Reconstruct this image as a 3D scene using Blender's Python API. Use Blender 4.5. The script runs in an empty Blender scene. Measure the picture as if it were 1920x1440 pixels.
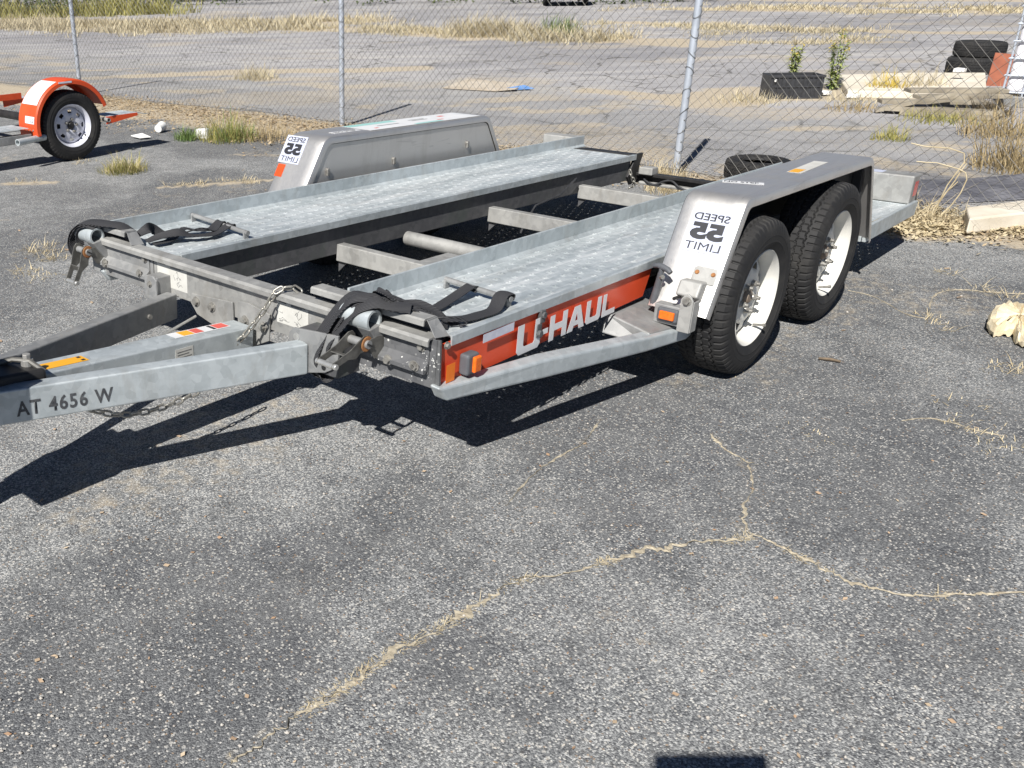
import bpy, bmesh, math, random
import numpy as np
from mathutils import Vector, Matrix, Quaternion

random.seed(7)
RNG = np.random.default_rng(11)
scene = bpy.context.scene
COL = scene.collection
rad = math.radians

# ------------------------------------------------------------------ camera
# world: x towards the trailer's rear, y towards its far side, z up, metres
CAM = Vector((-2.2465, -2.6397, 1.6335))
YAW, PITCH, ROLL = 0.8027, 0.4152, -0.0225
FPX, PPX, PPY = 1771.24, 572.02, 721.23          # focal length and principal point in 1920x1440 pixels
cF = Vector((math.cos(PITCH) * math.cos(YAW), math.cos(PITCH) * math.sin(YAW), -math.sin(PITCH)))
_r = Vector((math.sin(YAW), -math.cos(YAW), 0.0))
_u = _r.cross(cF)
cR = math.cos(ROLL) * _r + math.sin(ROLL) * _u
cU = -math.sin(ROLL) * _r + math.cos(ROLL) * _u
cam_data = bpy.data.cameras.new("camera")
cam = bpy.data.objects.new("camera", cam_data)
COL.objects.link(cam)
cam.matrix_world = Matrix(((cR.x, cU.x, -cF.x, CAM.x), (cR.y, cU.y, -cF.y, CAM.y), (cR.z, cU.z, -cF.z, CAM.z), (0, 0, 0, 1)))
cam_data.sensor_fit = 'HORIZONTAL'
cam_data.sensor_width = 36.0
cam_data.lens = 36.0 * FPX / 1920.0
cam_data.shift_x = (960.0 - PPX) / 1920.0
cam_data.shift_y = (PPY - 720.0) / 1920.0
cam_data.clip_start = 0.02
cam_data.clip_end = 600.0
scene.camera = cam

# ------------------------------------------------------------------ sky, sun, exposure
SUN_EL, SUN_AZ = rad(44.0), rad(17.0)            # light travels towards +x, a little +y
sun_dir = Vector((math.cos(SUN_EL) * math.cos(SUN_AZ), math.cos(SUN_EL) * math.sin(SUN_AZ), -math.sin(SUN_EL)))
world = bpy.data.worlds.new("World")
scene.world = world
world.use_nodes = True
wn = world.node_tree
sky = wn.nodes.new('ShaderNodeTexSky')
sky.sky_type = 'NISHITA'
sky.sun_disc = False
sky.sun_elevation = SUN_EL
sky.sun_rotation = math.atan2(-sun_dir.x, -sun_dir.y)
sky.altitude = 200.0
sky.air_density = 0.45
sky.dust_density = 0.15
sky.ozone_density = 1.5
wn.links.new(sky.outputs[0], wn.nodes['Background'].inputs[0])
wn.nodes['Background'].inputs[1].default_value = 0.05
sun_data = bpy.data.lights.new("sun", 'SUN')
sun_data.energy = 5.0
sun_data.angle = rad(0.53)
sun_data.color = (1.0, 0.965, 0.915)
sun = bpy.data.objects.new("sun", sun_data)
COL.objects.link(sun)
sun.location = (-20, -10, 25)
sun.rotation_euler = sun_dir.to_track_quat('-Z', 'Y').to_euler()
scene.view_settings.view_transform = 'Standard'
scene.view_settings.look = 'None'
scene.view_settings.gamma = 1.0
scene.view_settings.use_curve_mapping = False
scene.view_settings.exposure = 0.56

def G(u, w, z=0.0):
    """ground point seen at a pixel of the photograph"""
    d = cF + cR * ((u - PPX) / FPX) - cU * ((w - PPY) / FPX)
    t = (z - CAM.z) / d.z
    return CAM + d * t

# ------------------------------------------------------------------ materials
def rgba(c): return (c[0], c[1], c[2], 1.0)

class NT:
    def __init__(s, name):
        s.m = bpy.data.materials.new(name)
        s.m.use_nodes = True
        s.t = s.m.node_tree
        s.b = s.t.nodes['Principled BSDF']
        s.co = s.t.nodes.new('ShaderNodeTexCoord').outputs['Object']
    def n(s, kind, **kw):
        nd = s.t.nodes.new(kind)
        for k, v in kw.items(): setattr(nd, k, v)
        return nd
    def l(s, a, b): s.t.links.new(a, b)
    def noise(s, scale, detail=4.0, rough=0.55, vec=None, dist=0.0):
        nd = s.n('ShaderNodeTexNoise')
        nd.inputs['Scale'].default_value = scale; nd.inputs['Detail'].default_value = detail
        nd.inputs['Roughness'].default_value = rough; nd.inputs['Distortion'].default_value = dist
        s.l(vec or s.co, nd.inputs['Vector'])
        return nd.outputs['Fac']
    def voro(s, scale, out='Color', feature='F1', vec=None):
        nd = s.n('ShaderNodeTexVoronoi', feature=feature)
        nd.inputs['Scale'].default_value = scale
        s.l(vec or s.co, nd.inputs['Vector'])
        return nd.outputs[out]
    def ramp(s, fac, stops, interp='LINEAR'):
        nd = s.n('ShaderNodeValToRGB'); cr = nd.color_ramp; cr.interpolation = interp
        while len(cr.elements) < len(stops): cr.elements.new(0.5)
        for e, (p, c) in zip(cr.elements, stops):
            e.position = p; e.color = rgba(c) if not isinstance(c, (int, float)) else (c, c, c, 1)
        s.l(fac, nd.inputs['Fac'])
        return nd.outputs['Color']
    def mix(s, fac, a, b, mode='MIX'):
        nd = s.n('ShaderNodeMix', data_type='RGBA', blend_type=mode)
        for i, x in ((0, fac), (6, a), (7, b)):
            if hasattr(x, 'is_output') or hasattr(x, 'links'): s.l(x, nd.inputs[i])
            elif isinstance(x, (int, float)): nd.inputs[i].default_value = x if i == 0 else (x, x, x, 1)
            else: nd.inputs[i].default_value = rgba(x)
        return nd.outputs[2]
    def math(s, op, a, b=0.0, clamp=False):
        nd = s.n('ShaderNodeMath', operation=op, use_clamp=clamp)
        for i, x in ((0, a), (1, b)):
            if isinstance(x, (int, float)): nd.inputs[i].default_value = x
            else: s.l(x, nd.inputs[i])
        return nd.outputs[0]
    def sep(s, vec=None):
        nd = s.n('ShaderNodeSeparateXYZ'); s.l(vec or s.co, nd.inputs[0]); return nd.outputs
    def scaled(s, v):
        nd = s.n('ShaderNodeMapping'); nd.inputs['Scale'].default_value = v; s.l(s.co, nd.inputs['Vector']); return nd.outputs[0]
    def rotated(s, ang, v):
        a = s.n('ShaderNodeMapping'); a.inputs['Rotation'].default_value = (0, 0, ang); s.l(s.co, a.inputs['Vector'])
        b = s.n('ShaderNodeMapping'); b.inputs['Scale'].default_value = v; s.l(a.outputs[0], b.inputs['Vector']); return b.outputs[0]
    def warped(s, amt):
        nz = s.n('ShaderNodeTexNoise'); nz.inputs['Scale'].default_value = 2.2; nz.inputs['Detail'].default_value = 4.0; s.l(s.co, nz.inputs['Vector'])
        m = s.n('ShaderNodeVectorMath', operation='SCALE'); m.inputs['Scale'].default_value = amt; s.l(nz.outputs['Color'], m.inputs[0])
        ad = s.n('ShaderNodeVectorMath', operation='ADD'); s.l(s.co, ad.inputs[0]); s.l(m.outputs[0], ad.inputs[1]); return ad.outputs[0]
    def attr(s, name):
        nd = s.n('ShaderNodeAttribute', attribute_name=name); return nd.outputs['Fac']
    def bump(s, h, strength=0.3, dist=0.01):
        nd = s.n('ShaderNodeBump'); nd.inputs['Strength'].default_value = strength; nd.inputs['Distance'].default_value = dist
        s.l(h, nd.inputs['Height']); s.l(nd.outputs[0], s.b.inputs['Normal'])
    def color(s, c):
        if hasattr(c, 'links'): s.l(c, s.b.inputs['Base Color'])
        else: s.b.inputs['Base Color'].default_value = rgba(c)
    def rough(s, r):
        if hasattr(r, 'links'): s.l(r, s.b.inputs['Roughness'])
        else: s.b.inputs['Roughness'].default_value = r
    def metal(s, v): s.b.inputs['Metallic'].default_value = v

def simple(name, c1, c2=None, rough=0.6, metal=0.0, scale=8.0, bump=0.0, bscale=None, spec=0.5, lo=0.35, hi=0.65):
    t = NT(name)
    if c2 is None: t.color(c1)
    else: t.color(t.ramp(t.noise(scale, 5.0), [(lo, c1), (hi, c2)]))
    t.rough(rough); t.metal(metal)
    t.b.inputs['Specular IOR Level'].default_value = spec
    if bump: t.bump(t.noise(bscale or scale * 4, 4.0), bump, 0.004)
    return t.m

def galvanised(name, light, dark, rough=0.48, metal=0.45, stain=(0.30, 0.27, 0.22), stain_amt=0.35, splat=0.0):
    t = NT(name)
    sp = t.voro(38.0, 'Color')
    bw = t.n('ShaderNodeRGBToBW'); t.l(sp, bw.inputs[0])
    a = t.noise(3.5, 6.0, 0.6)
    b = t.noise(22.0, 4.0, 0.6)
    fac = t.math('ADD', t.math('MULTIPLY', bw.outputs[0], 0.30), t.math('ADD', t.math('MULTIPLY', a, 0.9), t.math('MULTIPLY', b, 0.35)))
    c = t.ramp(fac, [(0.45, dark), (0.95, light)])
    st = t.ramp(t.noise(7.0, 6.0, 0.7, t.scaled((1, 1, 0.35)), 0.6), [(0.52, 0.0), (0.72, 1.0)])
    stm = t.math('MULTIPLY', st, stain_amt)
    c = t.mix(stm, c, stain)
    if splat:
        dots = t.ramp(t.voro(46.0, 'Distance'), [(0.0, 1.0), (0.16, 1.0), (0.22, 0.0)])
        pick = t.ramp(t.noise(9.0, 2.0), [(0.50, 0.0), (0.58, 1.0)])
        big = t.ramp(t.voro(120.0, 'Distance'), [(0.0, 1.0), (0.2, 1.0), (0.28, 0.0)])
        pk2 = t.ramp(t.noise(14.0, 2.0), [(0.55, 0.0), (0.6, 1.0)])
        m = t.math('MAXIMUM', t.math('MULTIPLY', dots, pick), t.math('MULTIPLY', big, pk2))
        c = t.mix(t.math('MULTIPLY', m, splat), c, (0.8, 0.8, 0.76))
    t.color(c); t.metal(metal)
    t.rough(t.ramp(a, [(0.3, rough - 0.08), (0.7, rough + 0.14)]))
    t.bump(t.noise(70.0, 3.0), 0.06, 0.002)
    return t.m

M = {}
M['galv'] = galvanised('galvanised_steel', (0.56, 0.605, 0.62), (0.35, 0.39, 0.405))
def deck_metal():
    t = NT('galvanised_deck_plate')
    sp = t.n('ShaderNodeRGBToBW'); t.l(t.voro(38.0, 'Color'), sp.inputs[0])
    a = t.noise(2.4, 6.0, 0.65, t.scaled((0.5, 2.2, 1.0))); b = t.noise(30.0, 4.0, 0.6)
    fac = t.math('ADD', t.math('MULTIPLY', sp.outputs[0], 0.22), t.math('ADD', t.math('MULTIPLY', a, 0.95), t.math('MULTIPLY', b, 0.30)))
    c = t.ramp(fac, [(0.42, (0.31, 0.35, 0.365)), (0.72, (0.48, 0.525, 0.54)), (0.98, (0.66, 0.70, 0.71))])
    wear = t.ramp(t.noise(7.0, 5.0, 0.75, t.scaled((0.30, 3.0, 1.0)), 0.8), [(0.50, 0.0), (0.66, 0.75)])
    c = t.mix(wear, c, (0.78, 0.80, 0.80))
    dirt = t.ramp(t.noise(5.0, 6.0, 0.75, t.scaled((0.5, 1.6, 1.0)), 1.2), [(0.56, 0.0), (0.74, 0.55)])
    c = t.mix(dirt, c, (0.33, 0.31, 0.27))
    t.color(c); t.metal(0.40); t.rough(t.ramp(a, [(0.3, 0.42), (0.7, 0.60)])); t.bump(t.noise(60.0, 4.0), 0.12, 0.003)
    return t.m
M['deck'] = deck_metal()
M['galv_dull'] = galvanised('galvanised_steel_weathered', (0.30, 0.303, 0.30), (0.165, 0.17, 0.175), 0.55, 0.35)
M['galv_dark'] = galvanised('galvanised_steel_grimy_shaded', (0.12, 0.12, 0.125), (0.055, 0.057, 0.062), 0.6, 0.3, (0.08, 0.105, 0.085), 0.5)  # stained steel; its dark base also carries the rails' under-deck shade
M['galv_splat'] = galvanised('galvanised_steel_paint_splashed', (0.155, 0.157, 0.162), (0.075, 0.078, 0.084), 0.6, 0.3, (0.10, 0.105, 0.085), 0.3, splat=0.85)
M['galv_warm'] = galvanised('galvanised_steel_dusty', (0.40, 0.398, 0.38), (0.235, 0.235, 0.228), 0.55, 0.38, (0.20, 0.18, 0.15), 0.45)

def fender_metal():
    t = NT('brushed_stainless_steel')
    n1 = t.noise(60.0, 3.0, 0.6, t.scaled((0.12, 1.0, 1.0)))
    n2 = t.noise(2.2, 5.0, 0.6); n3 = t.noise(5.0, 6.0, 0.7, t.scaled((1.0, 1.0, 0.3)))
    c = t.mix(t.math('MULTIPLY', n2, 0.8), (0.74, 0.722, 0.695), (0.62, 0.606, 0.585))
    grime = t.ramp(n3, [(0.50, 0.0), (0.78, 0.45)])
    c = t.mix(grime, c, (0.40, 0.37, 0.32))
    scr = t.ramp(t.noise(9.0, 2.0, 0.5, t.scaled((0.35, 14.0, 3.0)), 1.0), [(0.64, 0.0), (0.68, 0.35)])
    c = t.mix(scr, c, (0.42, 0.41, 0.40))
    t.color(c); t.metal(0.84)
    t.rough(t.math('ADD', t.math('ADD', t.math('MULTIPLY', n1, 0.12), t.math('MULTIPLY', grime, 0.22)), 0.39))
    t.bump(t.math('ADD', t.math('MULTIPLY', n1, 0.10), t.noise(4.5, 2.0, 0.4)), 0.10, 0.02)
    return t.m
M['fender'] = fender_metal()
M['orange'] = simple('orange_red_decal', (0.72, 0.085, 0.028), (0.66, 0.072, 0.024), 0.45, scale=5)
M['orange_paint'] = simple('orange_paint', (0.66, 0.085, 0.02), (0.58, 0.065, 0.016), 0.4, scale=4)
M['white_decal'] = simple('white_vinyl', (0.72, 0.72, 0.72), (0.64, 0.65, 0.66), 0.4, scale=12)
M['reflective'] = simple('silver_reflective_tape', (0.62, 0.63, 0.70), (0.52, 0.53, 0.62), 0.25, scale=40)
M['sticker'] = simple('white_sticker', (0.52, 0.55, 0.66), (0.46, 0.49, 0.60), 0.45, scale=6)
M['paper'] = simple('paper_label', (0.56, 0.555, 0.52), (0.48, 0.475, 0.44), 0.6, scale=14)
M['ink'] = simple('black_ink', (0.022, 0.023, 0.028), (0.035, 0.035, 0.04), 0.5, scale=20)
M['ink_worn'] = simple('worn_black_stencil_paint', (0.045, 0.047, 0.052), (0.10, 0.105, 0.11), 0.6, scale=60, lo=0.45, hi=0.75)
M['ink_grey'] = simple('grey_print', (0.16, 0.16, 0.16), (0.10, 0.10, 0.10), 0.6, scale=30)
M['yellow'] = simple('yellow_label', (0.80, 0.40, 0.02), (0.74, 0.36, 0.02), 0.4, scale=8)
M['red_label'] = simple('red_label', (0.66, 0.11, 0.085), (0.58, 0.09, 0.07), 0.4, scale=8)
M['red_reflector'] = simple('red_reflector', (0.52, 0.03, 0.035), (0.45, 0.025, 0.03), 0.2, scale=60)
M['teal'] = simple('teal_print', (0.30, 0.56, 0.52), (0.36, 0.60, 0.56), 0.4, scale=10)
M['amber'] = simple('amber_lens', (0.80, 0.16, 0.015), (0.70, 0.12, 0.012), 0.18, scale=90)
M['amber_tape'] = simple('amber_reflective_tape', (0.85, 0.20, 0.01), (0.80, 0.18, 0.01), 0.3, scale=30)
M['black_plastic'] = simple('black_plastic', (0.028, 0.029, 0.032), (0.045, 0.046, 0.05), 0.45, scale=20)
M['grey_rubber'] = simple('grey_rubber', (0.10, 0.105, 0.115), (0.075, 0.08, 0.09), 0.6, scale=20)
M['black_steel'] = simple('black_steel', (0.025, 0.025, 0.027), (0.05, 0.048, 0.046), 0.5, 0.4, scale=14)
M['bolt'] = simple('zinc_bolt', (0.40, 0.39, 0.36), (0.25, 0.24, 0.22), 0.45, 0.6, scale=60)
M['rust'] = simple('rusty_steel', (0.23, 0.09, 0.035), (0.36, 0.17, 0.06), 0.8, 0.1, scale=40, bump=0.3)
M['ratchet'] = simple('worn_ratchet_steel', (0.20, 0.195, 0.18), (0.10, 0.098, 0.09), 0.5, 0.5, scale=22, bump=0.1)
M['zinc'] = simple('bright_zinc', (0.62, 0.62, 0.60), (0.50, 0.50, 0.48), 0.35, 0.7, scale=30)
M['chain'] = simple('galvanised_chain', (0.42, 0.41, 0.37), (0.30, 0.285, 0.25), 0.42, 0.6, scale=40)

def strap_mat():
    t = NT('black_nylon_webbing')
    w = t.n('ShaderNodeTexWave', wave_type='BANDS', bands_direction='DIAGONAL')
    w.inputs['Scale'].default_value = 62.0; w.inputs['Distortion'].default_value = 0.6
    t.l(t.co, w.inputs['Vector'])
    c = t.mix(t.ramp(w.outputs['Fac'], [(0.45, 0.0), (0.8, 1.0)]), (0.007, 0.007, 0.009), (0.060, 0.061, 0.066))
    c = t.mix(t.ramp(t.noise(9.0, 5.0), [(0.5, 0.0), (0.8, 0.4)]), c, (0.05, 0.05, 0.05))
    t.color(c); t.rough(0.75)
    t.bump(w.outputs['Fac'], 0.5, 0.002)
    return t.m
M['strap'] = strap_mat()

def rubber():
    t = NT('tyre_rubber')
    n = t.noise(5.0, 6.0, 0.65)
    c = t.ramp(n, [(0.35, (0.014, 0.014, 0.015)), (0.7, (0.028, 0.0275, 0.027))])
    dust = t.ramp(t.noise(11.0, 6.0, 0.75), [(0.50, 0.0), (0.82, 0.40)])
    c = t.mix(dust, c, (0.075, 0.070, 0.062))
    t.color(c); t.rough(t.ramp(n, [(0.3, 0.62), (0.7, 0.85)]))
    t.b.inputs['Specular IOR Level'].default_value = 0.35
    t.bump(t.noise(120.0, 3.0), 0.12, 0.002)
    return t.m
M['rubber'] = rubber()

def rim_white():
    t = NT('white_painted_wheel')
    n = t.noise(16.0, 6.0, 0.7)
    c = t.ramp(n, [(0.3, (0.74, 0.72, 0.66)), (0.6, (0.66, 0.65, 0.60))])
    ru = t.ramp(t.noise(42.0, 5.0, 0.75), [(0.66, 0.0), (0.74, 0.8)])
    c = t.mix(ru, c, (0.33, 0.20, 0.10))
    t.color(c); t.rough(0.45)
    return t.m
M['rim'] = rim_white()
M['rim_silver'] = simple('silver_painted_wheel', (0.66, 0.67, 0.73), (0.58, 0.59, 0.66), 0.38, 0.15, scale=12)
M['rim_rust'] = simple('rusty_rim_edge', (0.20, 0.15, 0.11), (0.30, 0.25, 0.20), 0.7, scale=30)
M['wire'] = simple('weathered_fence_wire', (0.075, 0.073, 0.068), (0.15, 0.145, 0.135), 0.55, 0.4, scale=3)
M['post'] = simple('galvanised_post', (0.50, 0.54, 0.60), (0.40, 0.435, 0.49), 0.5, 0.35, scale=7, bump=0.05)

# ------------------------------------------------------------------ mesh helpers
def V(*a): return Vector(a)

class MB:
    def __init__(s): s.v = []; s.f = []
    def add(s, vs, fs):
        o = len(s.v); s.v += [tuple(p) for p in vs]; s.f += [tuple(i + o for i in f) for f in fs]; return s
    def box(s, c, d, rot=None):
        c = Vector(c); vs = []
        for i in range(8):
            p = Vector(((i & 1) - .5, (i >> 1 & 1) - .5, (i >> 2 & 1) - .5)); p = Vector((p.x * d[0], p.y * d[1], p.z * d[2]))
            if rot: p = rot @ p
            vs.append(c + p)
        return s.add(vs, [(0, 2, 3, 1), (4, 5, 7, 6), (0, 1, 5, 4), (2, 6, 7, 3), (0, 4, 6, 2), (1, 3, 7, 5)])
    def bx(s, x0, x1, y0, y1, z0, z1): return s.box(((x0 + x1) / 2, (y0 + y1) / 2, (z0 + z1) / 2), (abs(x1 - x0), abs(y1 - y0), abs(z1 - z0)))
    def hexa(s, a, b):
        """box from two 4-point rings"""
        return s.add(list(a) + list(b), [(3, 2, 1, 0), (4, 5, 6, 7), (0, 1, 5, 4), (1, 2, 6, 5), (2, 3, 7, 6), (3, 0, 4, 7)])
    def prism(s, poly, off):
        n = len(poly); off = Vector(off); a = [Vector(p) for p in poly]; b = [p + off for p in a]
        return s.add(a + b, [tuple(range(n - 1, -1, -1)), tuple(range(n, 2 * n))] + [(i, (i + 1) % n, n + (i + 1) % n, n + i) for i in range(n)])
    def beam(s, p0, p1, w, h, up=(0, 0, 1)):
        """bar with top centre line p0-p1, width w, height h"""
        p0, p1 = Vector(p0), Vector(p1); d = (p1 - p0).normalized(); sd = d.cross(Vector(up)).normalized(); u = sd.cross(d)
        ring = lambda p: [p - sd * w / 2 - u * h, p + sd * w / 2 - u * h, p + sd * w / 2, p - sd * w / 2]
        return s.hexa(ring(p0), ring(p1))
    def cyl(s, p0, p1, r0, r1=None, n=16, cap=True):
        p0, p1 = Vector(p0), Vector(p1); r1 = r0 if r1 is None else r1; d = (p1 - p0).normalized(); q = d.to_track_quat('Z', 'Y')
        vs = []
        for p, r in ((p0, r0), (p1, r1)):
            for i in range(n): a = 2 * math.pi * i / n; vs.append(p + q @ Vector((r * math.cos(a), r * math.sin(a), 0)))
        fs = [(i, (i + 1) % n, n + (i + 1) % n, n + i) for i in range(n)]
        if cap: fs += [tuple(range(n - 1, -1, -1)), tuple(range(n, 2 * n))]
        return s.add(vs, fs)
    def pipe(s, p0, p1, ro, ri, n=28):
        p0, p1 = Vector(p0), Vector(p1); q = (p1 - p0).normalized().to_track_quat('Z', 'Y'); vs = []
        for p, r in ((p0, ro), (p1, ro), (p1, ri), (p0, ri)):
            for i in range(n): a = 2 * math.pi * i / n; vs.append(p + q @ Vector((r * math.cos(a), r * math.sin(a), 0)))
        fs = []
        for k in range(4):
            k2 = (k + 1) % 4
            fs += [(k * n + i, k * n + (i + 1) % n, k2 * n + (i + 1) % n, k2 * n + i) for i in range(n)]
        return s.add(vs, fs)
    def tube(s, pts, r, n=8, closed=False):
        pts = [Vector(p) for p in pts]; m = len(pts); vs = []; up = None
        for i, p in enumerate(pts):
            a = pts[(i - 1) % m] if (closed or i > 0) else p; b = pts[(i + 1) % m] if (closed or i < m - 1) else p
            d = (b - a).normalized()
            if up is None: up = d.orthogonal().normalized()
            up = (up - d * up.dot(d)).normalized(); sd = d.cross(up)
            rr = r[i] if isinstance(r, (list, tuple)) else r
            for k in range(n): t = 2 * math.pi * k / n; vs.append(p + (up * math.cos(t) + sd * math.sin(t)) * rr)
        fs = []
        for i in range(m if closed else m - 1):
            j = (i + 1) % m
            fs += [(i * n + k, i * n + (k + 1) % n, j * n + (k + 1) % n, j * n + k) for k in range(n)]
        if not closed: fs += [tuple(range(n - 1, -1, -1)), tuple(range((m - 1) * n, m * n))]
        return s.add(vs, fs)
    def lathe(s, prof, c=(0, 0, 0), n=64, closed=False):
        """prof: (radius, y) pairs about the y axis"""
        c = Vector(c); m = len(prof); vs = []
        for i in range(n):
            a = 2 * math.pi * i / n
            for r, y in prof: vs.append(c + Vector((r * math.cos(a), y, r * math.sin(a))))
        fs = []
        for i in range(n):
            j = (i + 1) % n
            for k in range(m if closed else m - 1):
                k2 = (k + 1) % m; fs.append((i * m + k, j * m + k, j * m + k2, i * m + k2))
        return s.add(vs, fs)
    def ribbon(s, pts, wd, width, th=0.003, sub=4):
        """flat webbing along pts; wd: one width direction per point"""
        P = smooth([Vector(p) for p in pts], sub); D = smooth([Vector(d).normalized() for d in wd], sub); m = len(P); vs = []
        nw = 4
        for i in range(m):
            d = (P[min(i + 1, m - 1)] - P[max(i - 1, 0)]).normalized(); w = (D[i] - d * D[i].dot(d)).normalized(); nn = d.cross(w)
            top = []; bot = []
            for k in range(nw + 1):
                t = k / nw - .5; sag = -0.0035 * math.cos(t * math.pi)
                top.append(P[i] + w * width * t + nn * (th / 2 + sag)); bot.append(P[i] + w * width * t + nn * (-th / 2 + sag))
            vs += top + bot[::-1]
        n = 2 * (nw + 1); fs = []
        for i in range(m - 1): fs += [(i * n + k, i * n + (k + 1) % n, (i + 1) * n + (k + 1) % n, (i + 1) * n + k) for k in range(n)]
        fs += [tuple(range(n - 1, -1, -1)), tuple(range((m - 1) * n, m * n))]
        return s.add(vs, fs)
    def hexbolt(s, p, axis, r=0.012, h=0.009, washer=True):
        p = Vector(p); a = Vector(axis).normalized()
        if washer: s.cyl(p, p + a * 0.003, r * 1.5, n=14)
        return s.cyl(p + a * 0.003, p + a * (h + .003), r, n=6)
    def mesh(s, name):
        me = bpy.data.meshes.new(name); me.from_pydata(s.v, [], s.f); me.update(); return me
    def build(s, name, mat, parent=None, smooth_angle=None, bevel=0.0, segs=2, fix=True):
        me = s.mesh(name)
        if fix:
            b = bmesh.new(); b.from_mesh(me); bmesh.ops.recalc_face_normals(b, faces=b.faces); b.to_mesh(me); b.free()
        me.materials.append(M[mat] if isinstance(mat, str) else mat)
        if smooth_angle is not None:
            me.polygons.foreach_set('use_smooth', [True] * len(me.polygons)); me.set_sharp_from_angle(angle=rad(smooth_angle))
        o = bpy.data.objects.new(name, me); COL.objects.link(o)
        if parent is not None: o.parent = parent
        if bevel:
            bv = o.modifiers.new('bevel', 'BEVEL'); bv.width = bevel; bv.segments = segs; bv.limit_method = 'ANGLE'; bv.angle_limit = rad(40)
        return o

def smooth(P, sub):
    out = []
    for i in range(len(P) - 1):
        p0, p1, p2, p3 = P[max(i - 1, 0)], P[i], P[i + 1], P[min(i + 2, len(P) - 1)]
        for k in range(sub):
            t = k / sub
            out.append(0.5 * ((2 * p1) + (p2 - p0) * t + (2 * p0 - 5 * p1 + 4 * p2 - p3) * t * t + (3 * p1 - p0 - 3 * p2 + p3) * t ** 3))
    out.append(P[-1]); return out

def tag(o, label=None, cat=None, group=None, kind=None):
    if label: o['label'] = label
    if cat: o['category'] = cat
    if group: o['group'] = group
    if kind: o['kind'] = kind
    return o

def empty(name, loc=(0, 0, 0), rot=(0, 0, 0)):
    o = bpy.data.objects.new(name, None); COL.objects.link(o); o.location = loc; o.rotation_euler = rot; o.empty_display_size = 0.1; return o

def copy_part(o, parent, loc=None, rot=None):
    c = o.copy(); COL.objects.link(c); c.parent = parent
    if loc is not None: c.location = loc
    if rot is not None: c.rotation_euler = rot
    for ch in list(o.children):
        d = ch.copy(); COL.objects.link(d); d.parent = c
    return c

_depsgraph_texts = {}
def text_mesh(txt, height, bold=0.0, spacing=1.0, width=None):
    """flat lettering in the xy plane, origin at the lower left, returned as a mesh"""
    cu = bpy.data.curves.new('lettering', 'FONT'); cu.body = txt; cu.size = 1.0; cu.offset = bold; cu.space_character = spacing; cu.resolution_u = 3
    ob = bpy.data.objects.new('lettering', cu); COL.objects.link(ob)
    bpy.context.view_layer.update()
    me = bpy.data.meshes.new_from_object(ob.evaluated_get(bpy.context.evaluated_depsgraph_get()))
    bpy.data.objects.remove(ob); bpy.data.curves.remove(cu)
    n = len(me.vertices); a = np.empty(n * 3, 'f'); me.vertices.foreach_get('co', a); a = a.reshape(-1, 3)
    lo, hi = a.min(0), a.max(0); s = height / (hi[1] - lo[1])
    sx = s if width is None else width / (hi[0] - lo[0])
    a[:, 0] = (a[:, 0] - lo[0]) * sx; a[:, 1] = (a[:, 1] - lo[1]) * s; a[:, 2] = 0
    me.vertices.foreach_set('co', a.ravel()); me.update()
    return me, (hi[0] - lo[0]) * sx

def put_text(me, mat, parent, o, ex, ey, name='lettering'):
    """place a flat mesh: local x along ex, local y along ey, origin o"""
    ex, ey = Vector(ex), Vector(ey); o = Vector(o)
    n = len(me.vertices); a = np.empty(n * 3, 'f'); me.vertices.foreach_get('co', a); a = a.reshape(-1, 3)
    b = np.array(o)[None] + a[:, :1] * np.array(ex)[None] + a[:, 1:2] * np.array(ey)[None]
    me.vertices.foreach_set('co', b.ravel().astype('f')); me.update()
    me.materials.clear(); me.materials.append(M[mat])
    ob = bpy.data.objects.new(name, me); COL.objects.link(ob); ob.parent = parent
    return ob

def quad(name, mat, parent, o, ex, ey, w, h, off=0.0):
    """thin rectangular sheet (0.6 mm) with its lower-left corner at o, facing ex x ey"""
    o, ex, ey = Vector(o), Vector(ex).normalized(), Vector(ey).normalized(); n = ex.cross(ey).normalized()
    a = o + n * off
    p = [a, a + ex * w, a + ex * w + ey * h, a + ey * h]
    return MB().prism(p, n * 0.0006).build(name, mat, parent)

# value noise for the ground masks
def vnoise(x, y, seed=0):
    def h(i, j):
        n = (i * 374761393 + j * 668265263 + seed * 1442695041) & 0xffffffff
        n = ((n ^ (n >> 13)) * 1274126177) & 0xffffffff
        return ((n ^ (n >> 16)) & 0xffff) / 65535.0
    xi = np.floor(x).astype(np.int64); yi = np.floor(y).astype(np.int64); fx = x - xi; fy = y - yi
    fx = fx * fx * (3 - 2 * fx); fy = fy * fy * (3 - 2 * fy)
    return (h(xi, yi) * (1 - fx) + h(xi + 1, yi) * fx) * (1 - fy) + (h(xi, yi + 1) * (1 - fx) + h(xi + 1, yi + 1) * fx) * fy
def fbm(x, y, seed=0, o=4):
    r = 0; a = 0.5
    for k in range(o): r = r + a * vnoise(x * 2 ** k, y * 2 ** k, seed + k); a *= 0.5
    return r / (1 - 0.5 ** o)
def sstep(a, b, x): t = np.clip((x - a) / (b - a), 0, 1); return t * t * (3 - 2 * t)

# ------------------------------------------------------------------ ground
FENCE = [(-7.0, 4.90), (-1.28, 5.212), (0.819, 5.354), (4.838, 5.607), (10.0, 5.44), (20.0, 5.2)]
def fence_x(y): return np.interp(y, [a for a, b in FENCE], [b for a, b in FENCE])

def segdist(x, y, pts):
    d = np.full(x.shape, 1e9)
    for (x0, y0), (x1, y1) in zip(pts[:-1], pts[1:]):
        dx, dy = x1 - x0, y1 - y0; L = dx * dx + dy * dy
        t = np.clip(((x - x0) * dx + (y - y0) * dy) / L, 0, 1)
        d = np.minimum(d, np.hypot(x - x0 - t * dx, y - y0 - t * dy))
    return d
def gpts(px): return [tuple(G(u, w)[:2]) for u, w in px]

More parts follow.
